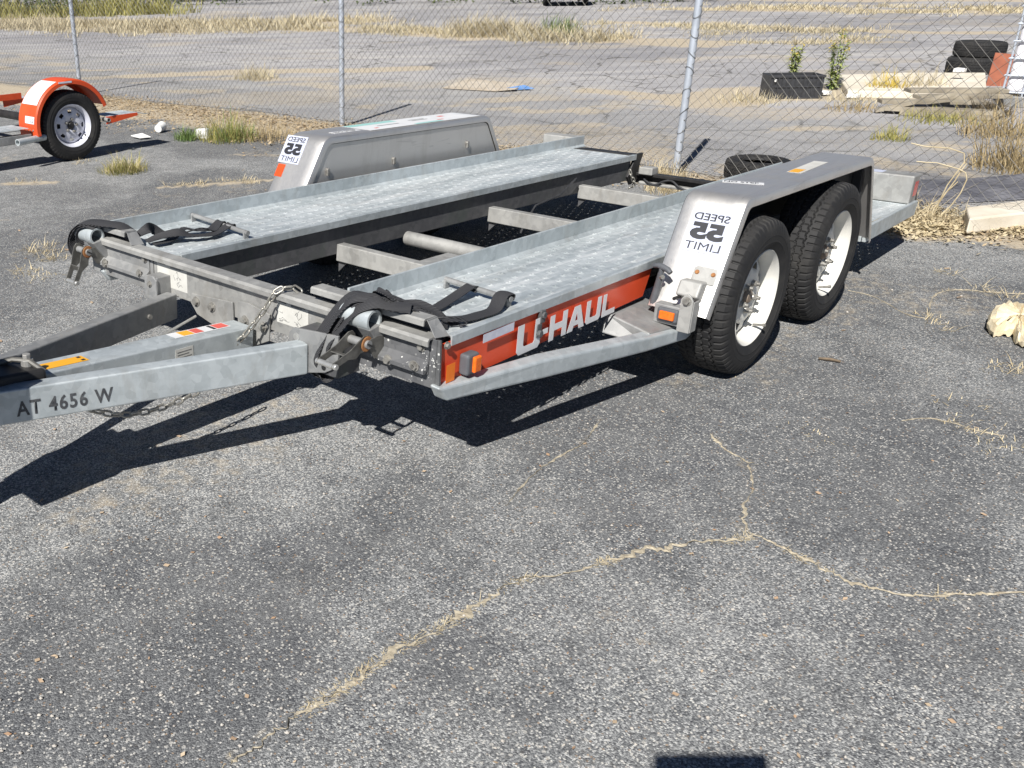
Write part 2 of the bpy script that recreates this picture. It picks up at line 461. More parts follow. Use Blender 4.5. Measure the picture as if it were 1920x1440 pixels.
CRACKS = [
    [(428, 1432), (480, 1400), (520, 1372), (560, 1345), (600, 1318), (640, 1290), (690, 1255), (740, 1222), (800, 1190), (850, 1162), (900, 1132), (950, 1100), (990, 1085), (1040, 1080), (1100, 1062), (1150, 1050), (1215, 1030), (1250, 1030), (1290, 1018), (1340, 1016), (1385, 1012), (1405, 1003)],
    [(1405, 1003), (1440, 1012), (1480, 1035), (1520, 1055), (1570, 1082), (1620, 1098), (1680, 1112), (1740, 1118), (1800, 1116), (1860, 1112), (1940, 1112)],
    [(1405, 1003), (1395, 970), (1398, 945), (1412, 915), (1405, 880), (1395, 862), (1370, 850), (1345, 830), (1330, 815)],
    [(950, 950), (970, 920), (1000, 890), (1030, 868), (1060, 850), (1090, 835), (1110, 810), (1128, 785)],
    [(1738, 608), (1742, 580), (1750, 558), (1775, 546), (1810, 544), (1850, 548), (1940, 553)],
    [(1690, 790), (1740, 785), (1790, 795), (1830, 808), (1880, 818)],
    [(1590, 545), (1640, 558), (1700, 590), (1738, 598)],
]
CRACK_W = [(0.015, 0.4), (0.013, 0.5), (0.009, 0.5), (0.006, 0.5), (0.008, 0.7), (0.004, 0.5), (0.004, 0.6)]

def axis(segs):
    out = [segs[0][0]]
    for a, b, st in segs:
        n = max(1, int(round((b - a) / st))); out += [a + (b - a) * (i + 1) / n for i in range(n)]
    return np.array(out)
gx = axis([(-120, -30, 10), (-30, -3, 1.5), (-3, 6.2, 0.07), (6.2, 14, 0.15), (14, 30, 0.35), (30, 60, 1.0), (60, 260, 10)])
gy = axis([(-160, -30, 10), (-30, -4, 1.5), (-4, 7, 0.07), (7, 14, 0.15), (14, 30, 0.4), (30, 60, 1.2), (60, 260, 10)])
GX, GY = np.meshgrid(gx, gy, indexing='ij')
nx, ny = len(gx), len(gy)
gverts = np.stack([GX.ravel(), GY.ravel(), np.zeros(nx * ny)], 1)
ii, jj = np.meshgrid(np.arange(nx - 1), np.arange(ny - 1), indexing='ij')
a = (ii * ny + jj).ravel()
gfaces = np.stack([a, a + ny, a + ny + 1, a + 1], 1)
gm = bpy.data.meshes.new('parking_lot')
gm.vertices.add(len(gverts)); gm.vertices.foreach_set('co', gverts.ravel().astype('f'))
gm.loops.add(gfaces.size); gm.loops.foreach_set('vertex_index', gfaces.ravel().astype('i'))
gm.polygons.add(len(gfaces)); gm.polygons.foreach_set('loop_start', np.arange(0, gfaces.size, 4).astype('i'))
gm.update(calc_edges=True)
X, Y = GX.ravel(), GY.ravel()
wob = (fbm(X * 1.3, Y * 1.3, 3) - 0.5)
wob2 = (fbm(X * 0.35, Y * 0.35, 9) - 0.5)
fxx = fence_x(Y); beyond = X - fxx
dirt = np.zeros_like(X)
def strip(pts, w, amt, wb=1.0):
    global dirt
    d = segdist(X, Y, pts) + wob * wb
    dirt = np.maximum(dirt, amt * sstep(w, w * 0.35, d))
# litter and soil along the fence foot
dirt = np.maximum(dirt, 0.85 * sstep(0.75, 0.25, np.abs(beyond + 0.55) + wob * 0.8) * sstep(2.2, 3.4, Y))
dirt = np.maximum(dirt, 0.75 * sstep(0.55, 0.15, np.abs(beyond + 0.10) + wob * 0.6))
dirt = np.maximum(dirt, 0.9 * sstep(0.6, 0.2, np.hypot((X - 4.85) / 1.2, (Y + 1.0) / 0.7) + wob * 0.7))
strip(gpts([(260, 142), (420, 136), (640, 132), (780, 128)]), 0.55, 1.0, 0.5)
strip(gpts([(1290, 185), (1430, 178), (1560, 175), (1700, 168)]), 1.1, 1.0, 1.0)
strip(gpts([(1100, 170), (1290, 182)]), 0.45, 0.8, 0.6)
strip(gpts([(570, 52), (830, 62), (930, 70), (1110, 72), (1300, 80)]), 1.3, 0.9, 2.0)
strip(gpts([(1150, 42), (1400, 50), (1700, 60), (1900, 62)]), 0.9, 0.75, 1.5)
strip(gpts([(1300, 78), (1500, 80), (1700, 80)]), 0.5, 0.6, 1.0)
strip(gpts([(0, 40), (200, 48), (330, 52), (600, 40)]), 3.6, 0.95, 2.0)
strip(gpts([(1300, 16), (1600, 20), (1920, 22)]), 2.0, 0.9, 1.5)
dirt = np.maximum(dirt, 0.95 * sstep(0, 2.0, X - 40 + wob2 * 4))
strip(gpts([(290, 352), (400, 345), (520, 337)]), 0.10, 0.8, 0.10)
strip(gpts([(0, 345), (100, 342)]), 0.16, 0.7, 0.2)
strip(gpts([(0, 300), (30, 290)]), 0.4, 0.45, 0.6)
strip(gpts([(440, 290), (520, 292)]), 0.22, 0.5, 0.3)
UU, VV = X * .72 - Y * .69, X * .69 + Y * .72
dirt = np.maximum(dirt, 0.52 * sstep(0.52, 0.72, fbm(UU * .35, VV * .8 + wob, 21)) * sstep(0.0, 0.4, beyond))
dirt = np.maximum(dirt, 0.62 * sstep(0.46, 0.62, fbm(UU * .9, VV * 1.7, 25)) * sstep(0.0, 0.4, beyond) * sstep(5.5, 3.0, beyond))
dirt = np.maximum(dirt, 0.40 * sstep(0.55, 0.70, fbm(X * 0.9, Y * 0.9, 33)))
for pts, (cw, am) in zip(CRACKS, CRACK_W):
    d = segdist(X, Y, gpts(pts)); dirt = np.maximum(dirt, 0.35 * sstep(0.11, 0.02, d + wob * 0.06))
dark = 0.75 * sstep(0.44, 0.60, fbm(X * 1.05 + 5, Y * 1.05, 55)) * sstep(0.2, -0.5, beyond)
def blot(px, r, amt):
    global dark
    p = G(*px); d = np.hypot(X - p.x, Y - p.y) / r + wob * 1.1; dark = np.maximum(dark, amt * sstep(1.1, 0.25, d))
for px, r, am in [((1150, 960), .30, .95), ((1230, 1040), .22, .8), ((840, 1230), .22, .9), ((460, 1190), .26, .9), ((1500, 960), .30, .8), ((1720, 840), .34, .9), ((1750, 1200), .24, .7), ((1640, 540), .4, .9), ((1840, 560), .45, .9), ((1010, 1330), .14, .6), ((1210, 700), .3, .6), ((1290, 830), .25, .8), ((60, 1330), .2, .6), ((350, 370), .5, .5), ((130, 360), .6, .5)]: blot(px, r, am)
dark = np.maximum(dark, 0.8 * sstep(0.8, 0.2, np.hypot((X - 6.6) / 1.3, (Y + 0.9) / 1.0) + wob * 0.5))
dark = np.maximum(dark, 0.55 * sstep(0.50, 0.66, fbm(X * 0.25, Y * 0.6, 71)) * sstep(4.0, 7.0, beyond))
oil = np.zeros_like(X)
for px, r in [((1240, 905), .035), ((1290, 930), .02), ((700, 1010), .03), ((560, 1085), .05), ((590, 1060), .02), ((980, 1270), .025), ((1580, 1330), .03), ((300, 1180), .03), ((1650, 720), .05), ((1700, 745), .03), ((1130, 1150), .02), ((420, 960), .035)]:
    p = G(*px); oil = np.maximum(oil, sstep(1.0, .3, np.hypot(X - p.x, Y - p.y) / (r * 1.6) + wob * 1.5))
pale = 0.6 * sstep(0.46, 0.66, fbm(X * 0.8, Y * 0.8, 91))
pale = np.maximum(pale, 0.85 * sstep(0.9, 0.2, np.hypot((X - 4.45) / 0.55, (Y + 1.15) / 0.40) + wob * 0.6))
pale = np.maximum(pale, 0.7 * sstep(0.9, 0.2, np.hypot((X - 0.5) / 1.2, (Y - 2.2) / 0.9) + wob * 0.8))
far = np.maximum(sstep(2.0, 5.0, beyond + wob2 * 2), 0.55 * sstep(-.1, .5, beyond))
for nm, arr in (('dirt', dirt), ('dark', dark), ('pale', pale), ('far', far), ('oil', oil)):
    at = gm.attributes.new(nm, 'FLOAT', 'POINT'); at.data.foreach_set('value', np.clip(arr, 0, 1).astype('f'))

def asphalt():
    t = NT('worn_asphalt')
    vo = t.n('ShaderNodeTexVoronoi', feature='F1', voronoi_dimensions='2D'); vo.inputs['Scale'].default_value = 235.0; t.l(t.co, vo.inputs['Vector'])
    bw = t.n('ShaderNodeRGBToBW'); t.l(vo.outputs['Color'], bw.inputs[0])
    v2 = t.n('ShaderNodeTexVoronoi', feature='F1', voronoi_dimensions='2D'); v2.inputs['Scale'].default_value = 120.0; t.l(t.co, v2.inputs['Vector'])
    bw2 = t.n('ShaderNodeRGBToBW'); t.l(v2.outputs['Color'], bw2.inputs[0])
    big = t.noise(1.7, 5.0, 0.6); mid = t.noise(9.0, 4.0, 0.6); fine = t.noise(110.0, 3.0, 0.6)
    # exposed stone fraction varies over the lot
    sh = t.math('ADD', bw.outputs[0], t.math('MULTIPLY', t.math('SUBTRACT', fine, 0.5), 1.15))
    sh = t.math('ADD', sh, t.math('MULTIPLY', t.math('SUBTRACT', mid, 0.5), 0.55))
    sh = t.math('ADD', sh, t.math('MULTIPLY', t.math('SUBTRACT', big, 0.5), 0.5))
    sh = t.math('SUBTRACT', sh, t.math('MULTIPLY', t.attr('dark'), 0.16))
    sh = t.math('ADD', sh, t.math('MULTIPLY', t.attr('pale'), 0.09))
    c = t.ramp(sh, [(0.06, (0.058, 0.061, 0.068)), (0.32, (0.120, 0.125, 0.130)), (0.55, (0.190, 0.196, 0.198)), (0.78, (0.305, 0.310, 0.308)), (1.0, (0.50, 0.50, 0.485))])
    c = t.mix(t.math('MULTIPLY', t.attr('dark'), 0.42), c, (0.070, 0.073, 0.080))
    # scattered brown, reddish and white chippings
    tint = t.ramp(bw2.outputs[0], [(0.0, (0.30, 0.20, 0.12)), (0.10, (0.26, 0.19, 0.13)), (0.105, (0.5, 0.5, 0.5)), (0.93, (0.5, 0.5, 0.5)), (0.935, (0.66, 0.64, 0.60))], 'CONSTANT')
    tm = t.ramp(bw2.outputs[0], [(0.0, 0.0), (0.235, 0.0), (0.245, 0.55), (0.262, 0.55), (0.272, 0.0), (0.74, 0.0), (0.76, 0.75), (1.0, 0.75)], 'CONSTANT')
    ed = t.ramp(v2.outputs['Distance'], [(0.28, 1.0), (0.42, 0.0)])
    tint = t.ramp(bw2.outputs[0], [(0.0, (0.34, 0.22, 0.12)), (0.5, (0.62, 0.60, 0.55))], 'CONSTANT')
    c = t.mix(t.math('MULTIPLY', tm, ed), c, tint)
    v3 = t.n('ShaderNodeTexVoronoi', feature='F1', voronoi_dimensions='2D'); v3.inputs['Scale'].default_value = 62.0; t.l(t.co, v3.inputs['Vector'])
    bw3 = t.n('ShaderNodeRGBToBW'); t.l(v3.outputs['Color'], bw3.inputs[0])
    pick = t.ramp(bw3.outputs[0], [(0.0, 0.6), (0.17, 0.6), (0.18, 0.0), (0.84, 0.0), (0.85, 0.75)], 'CONSTANT')
    shp = t.ramp(t.math('ADD', v3.outputs['Distance'], t.math('MULTIPLY', t.math('SUBTRACT', fine, 0.5), 0.35)), [(0.26, 1.0), (0.34, 0.0)])
    c = t.mix(t.math('MULTIPLY', pick, shp), c, t.ramp(bw3.outputs[0], [(0.0, (0.075, 0.072, 0.07)), (0.5, (0.47, 0.455, 0.42))], 'CONSTANT'))
    c = t.mix(t.math('MULTIPLY', t.attr('oil'), 0.30), c, (0.030, 0.030, 0.032))
    # far lot: smoother, bluish grey with pale streaks
    fs = t.noise(0.9, 6.0, 0.65, t.rotated(rad(43.6), (0.22, 1.5, 1.0)))
    fc = t.ramp(fs, [(0.30, (0.28, 0.272, 0.288)), (0.50, (0.41, 0.398, 0.405)), (0.70, (0.58, 0.55, 0.51))])
    fc = t.mix(t.math('MULTIPLY', t.attr('dark'), 0.75), fc, (0.185, 0.183, 0.205))
    fc = t.mix(0.25, fc, c)
    crk = t.ramp(t.voro(1.1, 'Distance', 'DISTANCE_TO_EDGE', t.warped(.35)), [(0.0, 1.0), (0.012, 1.0), (0.028, 0.0)])
    fc = t.mix(t.math('MULTIPLY', crk, t.ramp(t.noise(.8, 3.0), [(.42, 0.0), (.55, .8)])), fc, (0.07, 0.066, 0.06))
    c = t.mix(t.attr('far'), c, fc)
    # fine grey-brown dust in the pores
    dn = t.ramp(t.noise(3.1, 6.0, 0.7), [(0.40, 0.0), (0.78, 0.30)])
    c = t.mix(dn, c, (0.250, 0.248, 0.238))
    # soil and sand
    dd = t.math('ADD', t.attr('dirt'), t.math('MULTIPLY', t.math('SUBTRACT', t.noise(14.0, 5.0, 0.7), 0.5), 0.9))
    dm = t.ramp(dd, [(0.38, 0.0), (0.70, 1.0)])
    dc = t.ramp(t.noise(26.0, 5.0, 0.7), [(0.3, (0.32, 0.255, 0.175)), (0.5, (0.46, 0.39, 0.285)), (0.72, (0.60, 0.53, 0.41))])
    c = t.mix(t.math('MULTIPLY', dm, 0.88), c, dc)
    t.color(c); t.rough(0.88); t.b.inputs['Specular IOR Level'].default_value = 0.3
    hh = t.math('ADD', t.math('MULTIPLY', vo.outputs['Distance'], -1.0), t.math('MULTIPLY', fine, 0.8))
    t.bump(hh, 0.55, 0.004)
    return t.m
gm.materials.append(asphalt())
ground = bpy.data.objects.new('parking_lot', gm); COL.objects.link(ground)
tag(ground, 'worn grey asphalt lot with exposed aggregate and soil patches', 'asphalt', kind='structure')

M['soil'] = simple('crack_soil', (0.28, 0.24, 0.175), (0.45, 0.40, 0.30), 0.95, scale=45, bump=0.6, bscale=150)
M['straw'] = simple('dry_grass', (0.40, 0.325, 0.19), (0.58, 0.50, 0.34), 0.8, scale=9)
M['straw_far'] = simple('dry_grass_standing', (0.36, 0.305, 0.195), (0.55, 0.485, 0.335), 0.85, scale=2.2)
M['weed'] = simple('yellow_green_weed', (0.20, 0.21, 0.055), (0.36, 0.31, 0.10), 0.8, scale=12)
M['weed_green'] = simple('green_weed', (0.085, 0.15, 0.035), (0.16, 0.22, 0.06), 0.7, scale=12)
M['weed_dry'] = simple('dead_weed', (0.25, 0.19, 0.10), (0.42, 0.33, 0.18), 0.9, scale=8)
M['weed_bright'] = simple('bright_green_leaf', (0.22, 0.27, 0.08), (0.36, 0.38, 0.14), 0.7, scale=9)
M['goldenrod'] = simple('goldenrod_flower', (0.52, 0.40, 0.07), (0.44, 0.33, 0.06), 0.8, scale=30)
M['leaf_brown'] = simple('dead_leaf', (0.22, 0.155, 0.09), (0.45, 0.36, 0.23), 0.85, scale=14)

# open cracks: a dark broken gap with soil caught in stretches of it
M['gap'] = simple('crack_gap', (0.022, 0.021, 0.020), (0.05, 0.046, 0.04), 0.95, scale=50)
for ci, (pts, (cw, am)) in enumerate(zip(CRACKS, CRACK_W)):
    P = smooth([Vector(G(u, w)) for u, w in pts], 10); n = len(P); off = []
    for i in range(n): off.append(float(fbm(np.array([i * 0.35]), np.array([ci * 3.1]), 61)[0] - .5) * cw * 2.2 + random.uniform(-1, 1) * cw * .25)
    for kind in ('gap', 'soil'):
        mb = MB(); prev = None
        for i, p in enumerate(P):
            d = (P[min(i + 1, n - 1)] - P[max(i - 1, 0)]).normalized(); sd = Vector((-d.y, d.x, 0)); q = p + sd * off[i]
            f = float(fbm(np.array([i * 0.16]), np.array([ci * 5.3]), 71 if kind == 'soil' else 73)[0])
            if kind == 'gap': w = cw * (.10 + .55 * random.random()) * (1 if f > .40 else .25); z0, z1 = .0006, .0004
            else: w = cw * max(0, f - .30) * random.uniform(1.6, 3.6); z0, z1 = .0012, .0035
            if i in (0, n - 1): w *= .2
            w = max(w, .0008); cur = [q + sd * w * .5 + V(0, 0, z0), q + V(0, 0, z0 + z1 * random.uniform(.4, 1.3)), q - sd * w * .5 + V(0, 0, z0)]
            if kind == 'soil': cur[0] += sd * random.uniform(-.3, .5) * w; cur[2] -= sd * random.uniform(-.3, .5) * w
            o_ = len(mb.v); mb.v += [tuple(v) for v in cur]
            if i: mb.f += [(o_ - 3, o_ - 2, o_ + 1, o_), (o_ - 2, o_ - 1, o_ + 2, o_ + 1)]
        o = mb.build('crack_' + kind, kind); tag(o, kind='structure')

def blade_mesh(mb, base, n, h, r, w, lean=0.5, flat=0.0):
    """loose tuft: short at the rim, leaning outwards, a few blades lying flat"""
    for _ in range(n):
        a = random.uniform(0, 6.283); f = math.sqrt(random.random()); q = r * f; b = Vector(base) + V(math.cos(a) * q, math.sin(a) * q, 0)
        hh = h * (1.05 - .65 * f * f) * (0.30 + 0.8 * random.random() ** 1.5); la = a + random.gauss(0, 1.0); ln = hh * lean * random.uniform(0.2, 1.6)
        if random.random() < flat: ln = hh * 1.3; hh *= 0.15
        tip = b + V(math.cos(la) * ln, math.sin(la) * ln, hh); mid = b.lerp(tip, 0.5) + V(0, 0, hh * 0.16)
        s = V(math.cos(la + 1.57 + random.uniform(-.8, .8)), math.sin(la + 1.57), 0) * w * 0.5
        mb.add([b - s, b + s, mid + s * .75, mid - s * .75, tip], [(0, 1, 2, 3), (3, 2, 4)])

# dry grass lying in the cracks
mb = MB()
for ci, dens in ((0, 1.0), (1, 1.0), (2, 0.35), (3, 0.12), (4, 0.8), (5, 0.3)):
    P = smooth([Vector(G(u, w)) for u, w in CRACKS[ci]], 8)
    for i, p in enumerate(P):
        clump = float(fbm(np.array([i * 0.11]), np.array([ci * 7.7]), 17)[0])
        k = int(dens * max(0, clump - 0.50) * 34)
        if k: blade_mesh(mb, p, k, 0.024, 0.022, 0.0018, 1.6, 0.80)
o = mb.build('dry_grass', 'straw', fix=False); tag(o, 'thin dry grass growing along the asphalt cracks in front', 'grass', kind='stuff')
# tufts caught on the open asphalt
mb = MB()
for (u, w), k, h in [((1740, 600), 60, .05), ((1870, 548), 70, .06), ((1890, 690), 50, .05), ((1905, 705), 40, .05), ((1830, 805), 40, .03), ((1895, 840), 40, .03), ((1522, 816), 20, .025), ((1825, 776), 30, .03), ((1790, 515), 40, .04), ((80, 470), 120, .07), ((100, 480), 120, .07), ((60, 500), 60, .05), ((30, 515), 50, .05), ((85, 525), 50, .04), ((390, 345), 160, .05), ((440, 340), 140, .05), ((480, 340), 120, .05), ((330, 350), 90, .05), ((40, 342), 90, .05), ((150, 305), 90, .05), ((1385, 690), 12, .02), ((700, 345), 30, .05)]:
    p = G(u, w)
    for _ in range(4): blade_mesh(mb, p + V(random.uniform(-.1, .1), random.uniform(-.1, .1), 0), k // 4, h, .07, .0035, 1.3, .5)
o = mb.build('dry_grass', 'straw', fix=False); tag(o, 'scattered tufts of dry grass lying on the open asphalt', 'grass', kind='stuff')

# loose chippings
mb = MB()
ico = [(0, 0, .5), (.45, 0, .1), (.14, .42, .1), (-.36, .26, .1), (-.36, -.26, .1), (.14, -.42, .1), (0, 0, -.3)]
icf = [(0, 1, 2), (0, 2, 3), (0, 3, 4), (0, 4, 5), (0, 5, 1), (6, 2, 1), (6, 3, 2), (6, 4, 3), (6, 5, 4), (6, 1, 5)]
for _ in range(850):
    u = random.uniform(-20, 1940); w = random.choice([random.uniform(330, 1440), random.uniform(700, 1440)])
    p = G(u, w); s = random.choice([.004, .005, .006, .008, .011]) * (1 if w > 600 else 1.5); an = random.random() * 6.28; c, sn = math.cos(an), math.sin(an); e = random.uniform(.7, 1.4)
    mb.add([(p.x + s * (x * c * e - y * sn), p.y + s * (x * sn * e + y * c), s * (z + .25)) for x, y, z in ico], icf)
o = mb.build('loose_chippings', simple('pale_chipping', (0.50, 0.47, 0.42), (0.30, 0.27, 0.24), 0.85, scale=30), fix=False); tag(o, 'loose pale stone chippings scattered over the asphalt', 'gravel', kind='stuff')

def leaf_litter(name, label, spots, n, size, mat):
    mb = MB()
    for _ in range(n):
        (x, y), (rx, ry) = random.choice(spots)
        p = V(random.gauss(x, rx), random.gauss(y, ry), random.uniform(.004, .035)); a = random.random() * 6.28; s = size * random.uniform(.5, 1.4)
        ex = V(math.cos(a), math.sin(a), random.uniform(-.5, .5)) * s; ey = V(-math.sin(a), math.cos(a), random.uniform(-.6, .6)) * s * random.uniform(.2, .6)
        mb.add([p - ex, p + ey, p + ex, p - ey], [(0, 1, 2, 3)])
    o = mb.build(name, mat, fix=False); return tag(o, label, 'leaf litter', kind='stuff')
fl = lambda y, off=0.0: (float(fence_x(y)) + off, y)
leaf_litter('leaf_litter', 'brown leaf litter banked along the foot of the fence', [((fl(y, -.75)), (.42, .35)) for y in np.arange(3.2, 10, .45)] + [((fl(y, -.15)), (.22, .3)) for y in np.arange(-3, 10, .4)], 17000, .017, 'leaf_brown')
leaf_litter('leaf_litter', 'straw and dead leaves heaped behind the rear corner of the trailer', [((5.0, -1.05), (.22, .28)), ((5.15, -1.5), (.12, .4)), ((4.75, -1.0), (.12, .18)), ((5.05, -2.2), (.12, .4))], 5200, .019, 'straw')

def clump(name, label, cat, base, mat, n, h, r, w, lean=.4, group=None, mat2=None, k2=0):
    t = empty(name, base); mb = MB(); n = int(n * 1.5); w *= .62; h *= 1.15
    for k in range(5): a = k * 1.2566; blade_mesh(mb, (r * .45 * math.cos(a), r * .45 * math.sin(a), 0), n // 5, h * random.uniform(.6, 1.1), r * .7, w, lean * 1.2)
    mb.f = mb.f; mb.build('foliage', mat, t, fix=False)
    if k2: m2 = MB(); blade_mesh(m2, (0, 0, 0), k2, h * 1.05, r * .9, w, lean); m2.build('seed_heads', mat2, t, fix=False)
    return tag(t, label, cat, group)
clump('weed_clump', 'yellowish weed growing from the asphalt in front of the orange fender', 'weed', G(232, 322), 'weed', 420, .15, .20, .007, .9, mat2='straw', k2=160)
clump('weed_clump', 'bright green grass tuft by the fence next to white litter', 'weed', G(352, 262), 'weed_green', 220, .18, .14, .010, .7)
clump('weed_clump', 'olive green weed against the fence between litter and the far fender', 'weed', G(432, 262), 'weed', 380, .30, .30, .009, .5, mat2='weed_green', k2=160)
clump('weed_clump', 'straggly weed under the wire left of the middle post', 'weed', G(505, 262), 'weed_dry', 240, .28, .30, .007, .6)
clump('dry_grass_clump', 'straw coloured grass clump on the sandy streak beyond the fence', 'grass', G(480, 148), 'straw_far', 360, .26, .36, .012, .5)
clump('dry_grass_clump', 'dry grass clump at the foot of the right fence post', 'grass', G(1240, 335), 'straw', 260, .24, .22, .006, .6)
clump('dry_grass_clump', 'dry grass sprouting between the tracks below the rear cross bar', 'grass', G(1250, 360), 'straw', 200, .22, .16, .006, .6)
t = clump('dry_grass_clump', 'tall pale grass stalks leaning at the trailer tail light box', 'grass', (5.02, -1.12, 0), 'straw', 230, .26, .30, .005, 1.0)
mb = MB()
for pts in [[(0, 0, 0), (.0, -.05, .25), (.02, -.10, .46), (-.05, .20, .50)], [(0, -.05, .05), (.02, -.15, .3), (.0, -.02, .38), (-.02, .14, .39)], [(.0, .04, .02), (.02, -.06, .22), (.03, -.12, .40)], [(.02, .1, .02), (.03, -.02, .16), (.02, -.10, .29)]]:
    mb.tube([p + V(random.gauss(0, .004), random.gauss(0, .006), random.gauss(0, .004)) for p in smooth([Vector(p) for p in pts], 3)], .0036, 5)
mb.build('stalk', 'straw', t, 40)
for (u, w), n, h, r, mt, lb in [((1908, 318), 360, .50, .34, 'weed_dry', 'tall brown dead weeds at the right edge in front of the white tank'), ((1878, 255), 240, .42, .36, 'weed_dry', 'dead weed clump between the toppled tyre and the right edge'), ((1770, 226), 300, .16, .45, 'weed', 'low green weeds along the front of the board pile'), ((1600, 206), 140, .14, .30, 'weed_dry', 'short dead weed on the asphalt left of the board pile'), ((1668, 262), 120, .20, .16, 'weed', 'lone weed tuft on the dark asphalt beyond the trailer tail'), ((1665, 176), 260, .34, .22, 'goldenrod', 'yellow flowering weed in front of the pale slab'), ((1720, 172), 220, .34, .30, 'straw_far', 'straw tuft leaning on the pale slab'), ((1410, 190), 200, .16, .45, 'straw_far', 'dry grass left of the black crate'), ((1600, 190), 140, .14, .35, 'straw_far', 'dry grass right of the black crate'), ((1050, 68), 260, .75, .45, 'weed_green', 'green shrub standing in the tall dry grass far beyond the fence')]:
    clump('weed_clump' if mt != 'straw_far' else 'dry_grass_clump', lb, 'weed' if mt != 'straw_far' else 'grass', G(u, w), mt, n, h, r, .012 if w > 150 else .03, .5)

def goldenrod(base, h, label, n=44):
    t = empty('goldenrod_plant', base); mb = MB(); lv = MB(); fl_ = MB()
    for k in range(7):
        a = k * 2.4; top = V(math.cos(a) * .13 * h, math.sin(a) * .13 * h, h * random.uniform(.55, 1.0)); mb.tube([V(math.cos(a) * .03, math.sin(a) * .03, 0), top * .55 + V(random.gauss(0, .01), 0, 0), top], [.006, .005, .003], 5)
        for _ in range(n):
            f = random.uniform(.05, .95); p = top * f; an = random.random() * 6.28; L = random.uniform(.05, .13); ex = V(math.cos(an), math.sin(an), random.uniform(-.2, .7)) * L; ey = V(-math.sin(an), math.cos(an), random.uniform(-.4, .4)) * .013
            lv.add([p - ey * .4, p + ex * .5 - ey, p + ex - V(0, 0, .02), p + ex * .5 + ey, p + ey * .4], [(0, 1, 2, 3, 4)])
        for _ in range(16):
            f = random.uniform(.84, 1.03); p = top * f + V(random.gauss(0, .02), random.gauss(0, .02), 0); an = random.random() * 6.28; ex = V(math.cos(an), math.sin(an), .4) * .018; ey = V(-math.sin(an), math.cos(an), .3) * .009
            fl_.add([p - ex, p + ey, p + ex, p - ey], [(0, 1, 2, 3)])
    mb.build('stem', 'weed_green', t); lv.build('leaves', 'weed_bright', t, fix=False); fl_.build('flower_heads', 'goldenrod', t, fix=False)
    return tag(t, label, 'wildflower', 'goldenrod behind the black crate')
goldenrod(G(1485, 150), .55, 'shorter goldenrod rising behind the black crate')
goldenrod(G(1560, 168), .78, 'tall goldenrod beside the right end of the black crate')

# standing dry grass far beyond the fence
def grass_strip(label, px, n, h, width, w=.05, mat='straw_far'):
    P = smooth([Vector(G(u, q)) for u, q in px], 12); mb = MB()
    for _ in range(n):
        p = random.choice(P); q = V(p.x + random.gauss(0, width), p.y + random.gauss(0, width), 0); s = float(fbm(np.array([q.x * .8]), np.array([q.y * .8]), 44)[0])
        if s < .44: continue
        blade_mesh(mb, q, 16, h * (s + .2) * random.uniform(.4, 1.2), .26, w * .34, .8)
    o = mb.build('dry_grass', mat, fix=False); return tag(o, label, 'grass', kind='stuff')
grass_strip('long strip of standing dry grass across the far lot', [(570, 52), (700, 56), (830, 62)], 700, .28, .60, .04)
grass_strip('tallest patch of pale dry grass in the middle of the far lot', [(900, 64), (960, 70), (1030, 72), (1110, 74)], 1300, .62, .50, .035)
grass_strip('thin line of dry grass running right across the far lot', [(1130, 45), (1300, 50), (1400, 55), (1560, 60)], 420, .25, .5, .04)
grass_strip('low dry grass tufts on the near side of the far lot, right half', [(1340, 62), (1420, 80), (1520, 84), (1640, 72)], 260, .22, .35, .03)
grass_strip('deep verge of dry grass at the far left', [(-60, 48), (100, 50), (230, 52), (330, 54), (460, 52), (600, 40)], 2600, .45, 1.3, .05)
grass_strip('green weeds growing behind the far left verge', [(-60, 30), (60, 30), (180, 28), (260, 26)], 700, 1.2, 1.3, .09, 'weed')
grass_strip('pale grass margin below the trees at the far right', [(1250, 14), (1500, 16), (1700, 20), (1920, 20)], 800, .25, 1.2, .06)

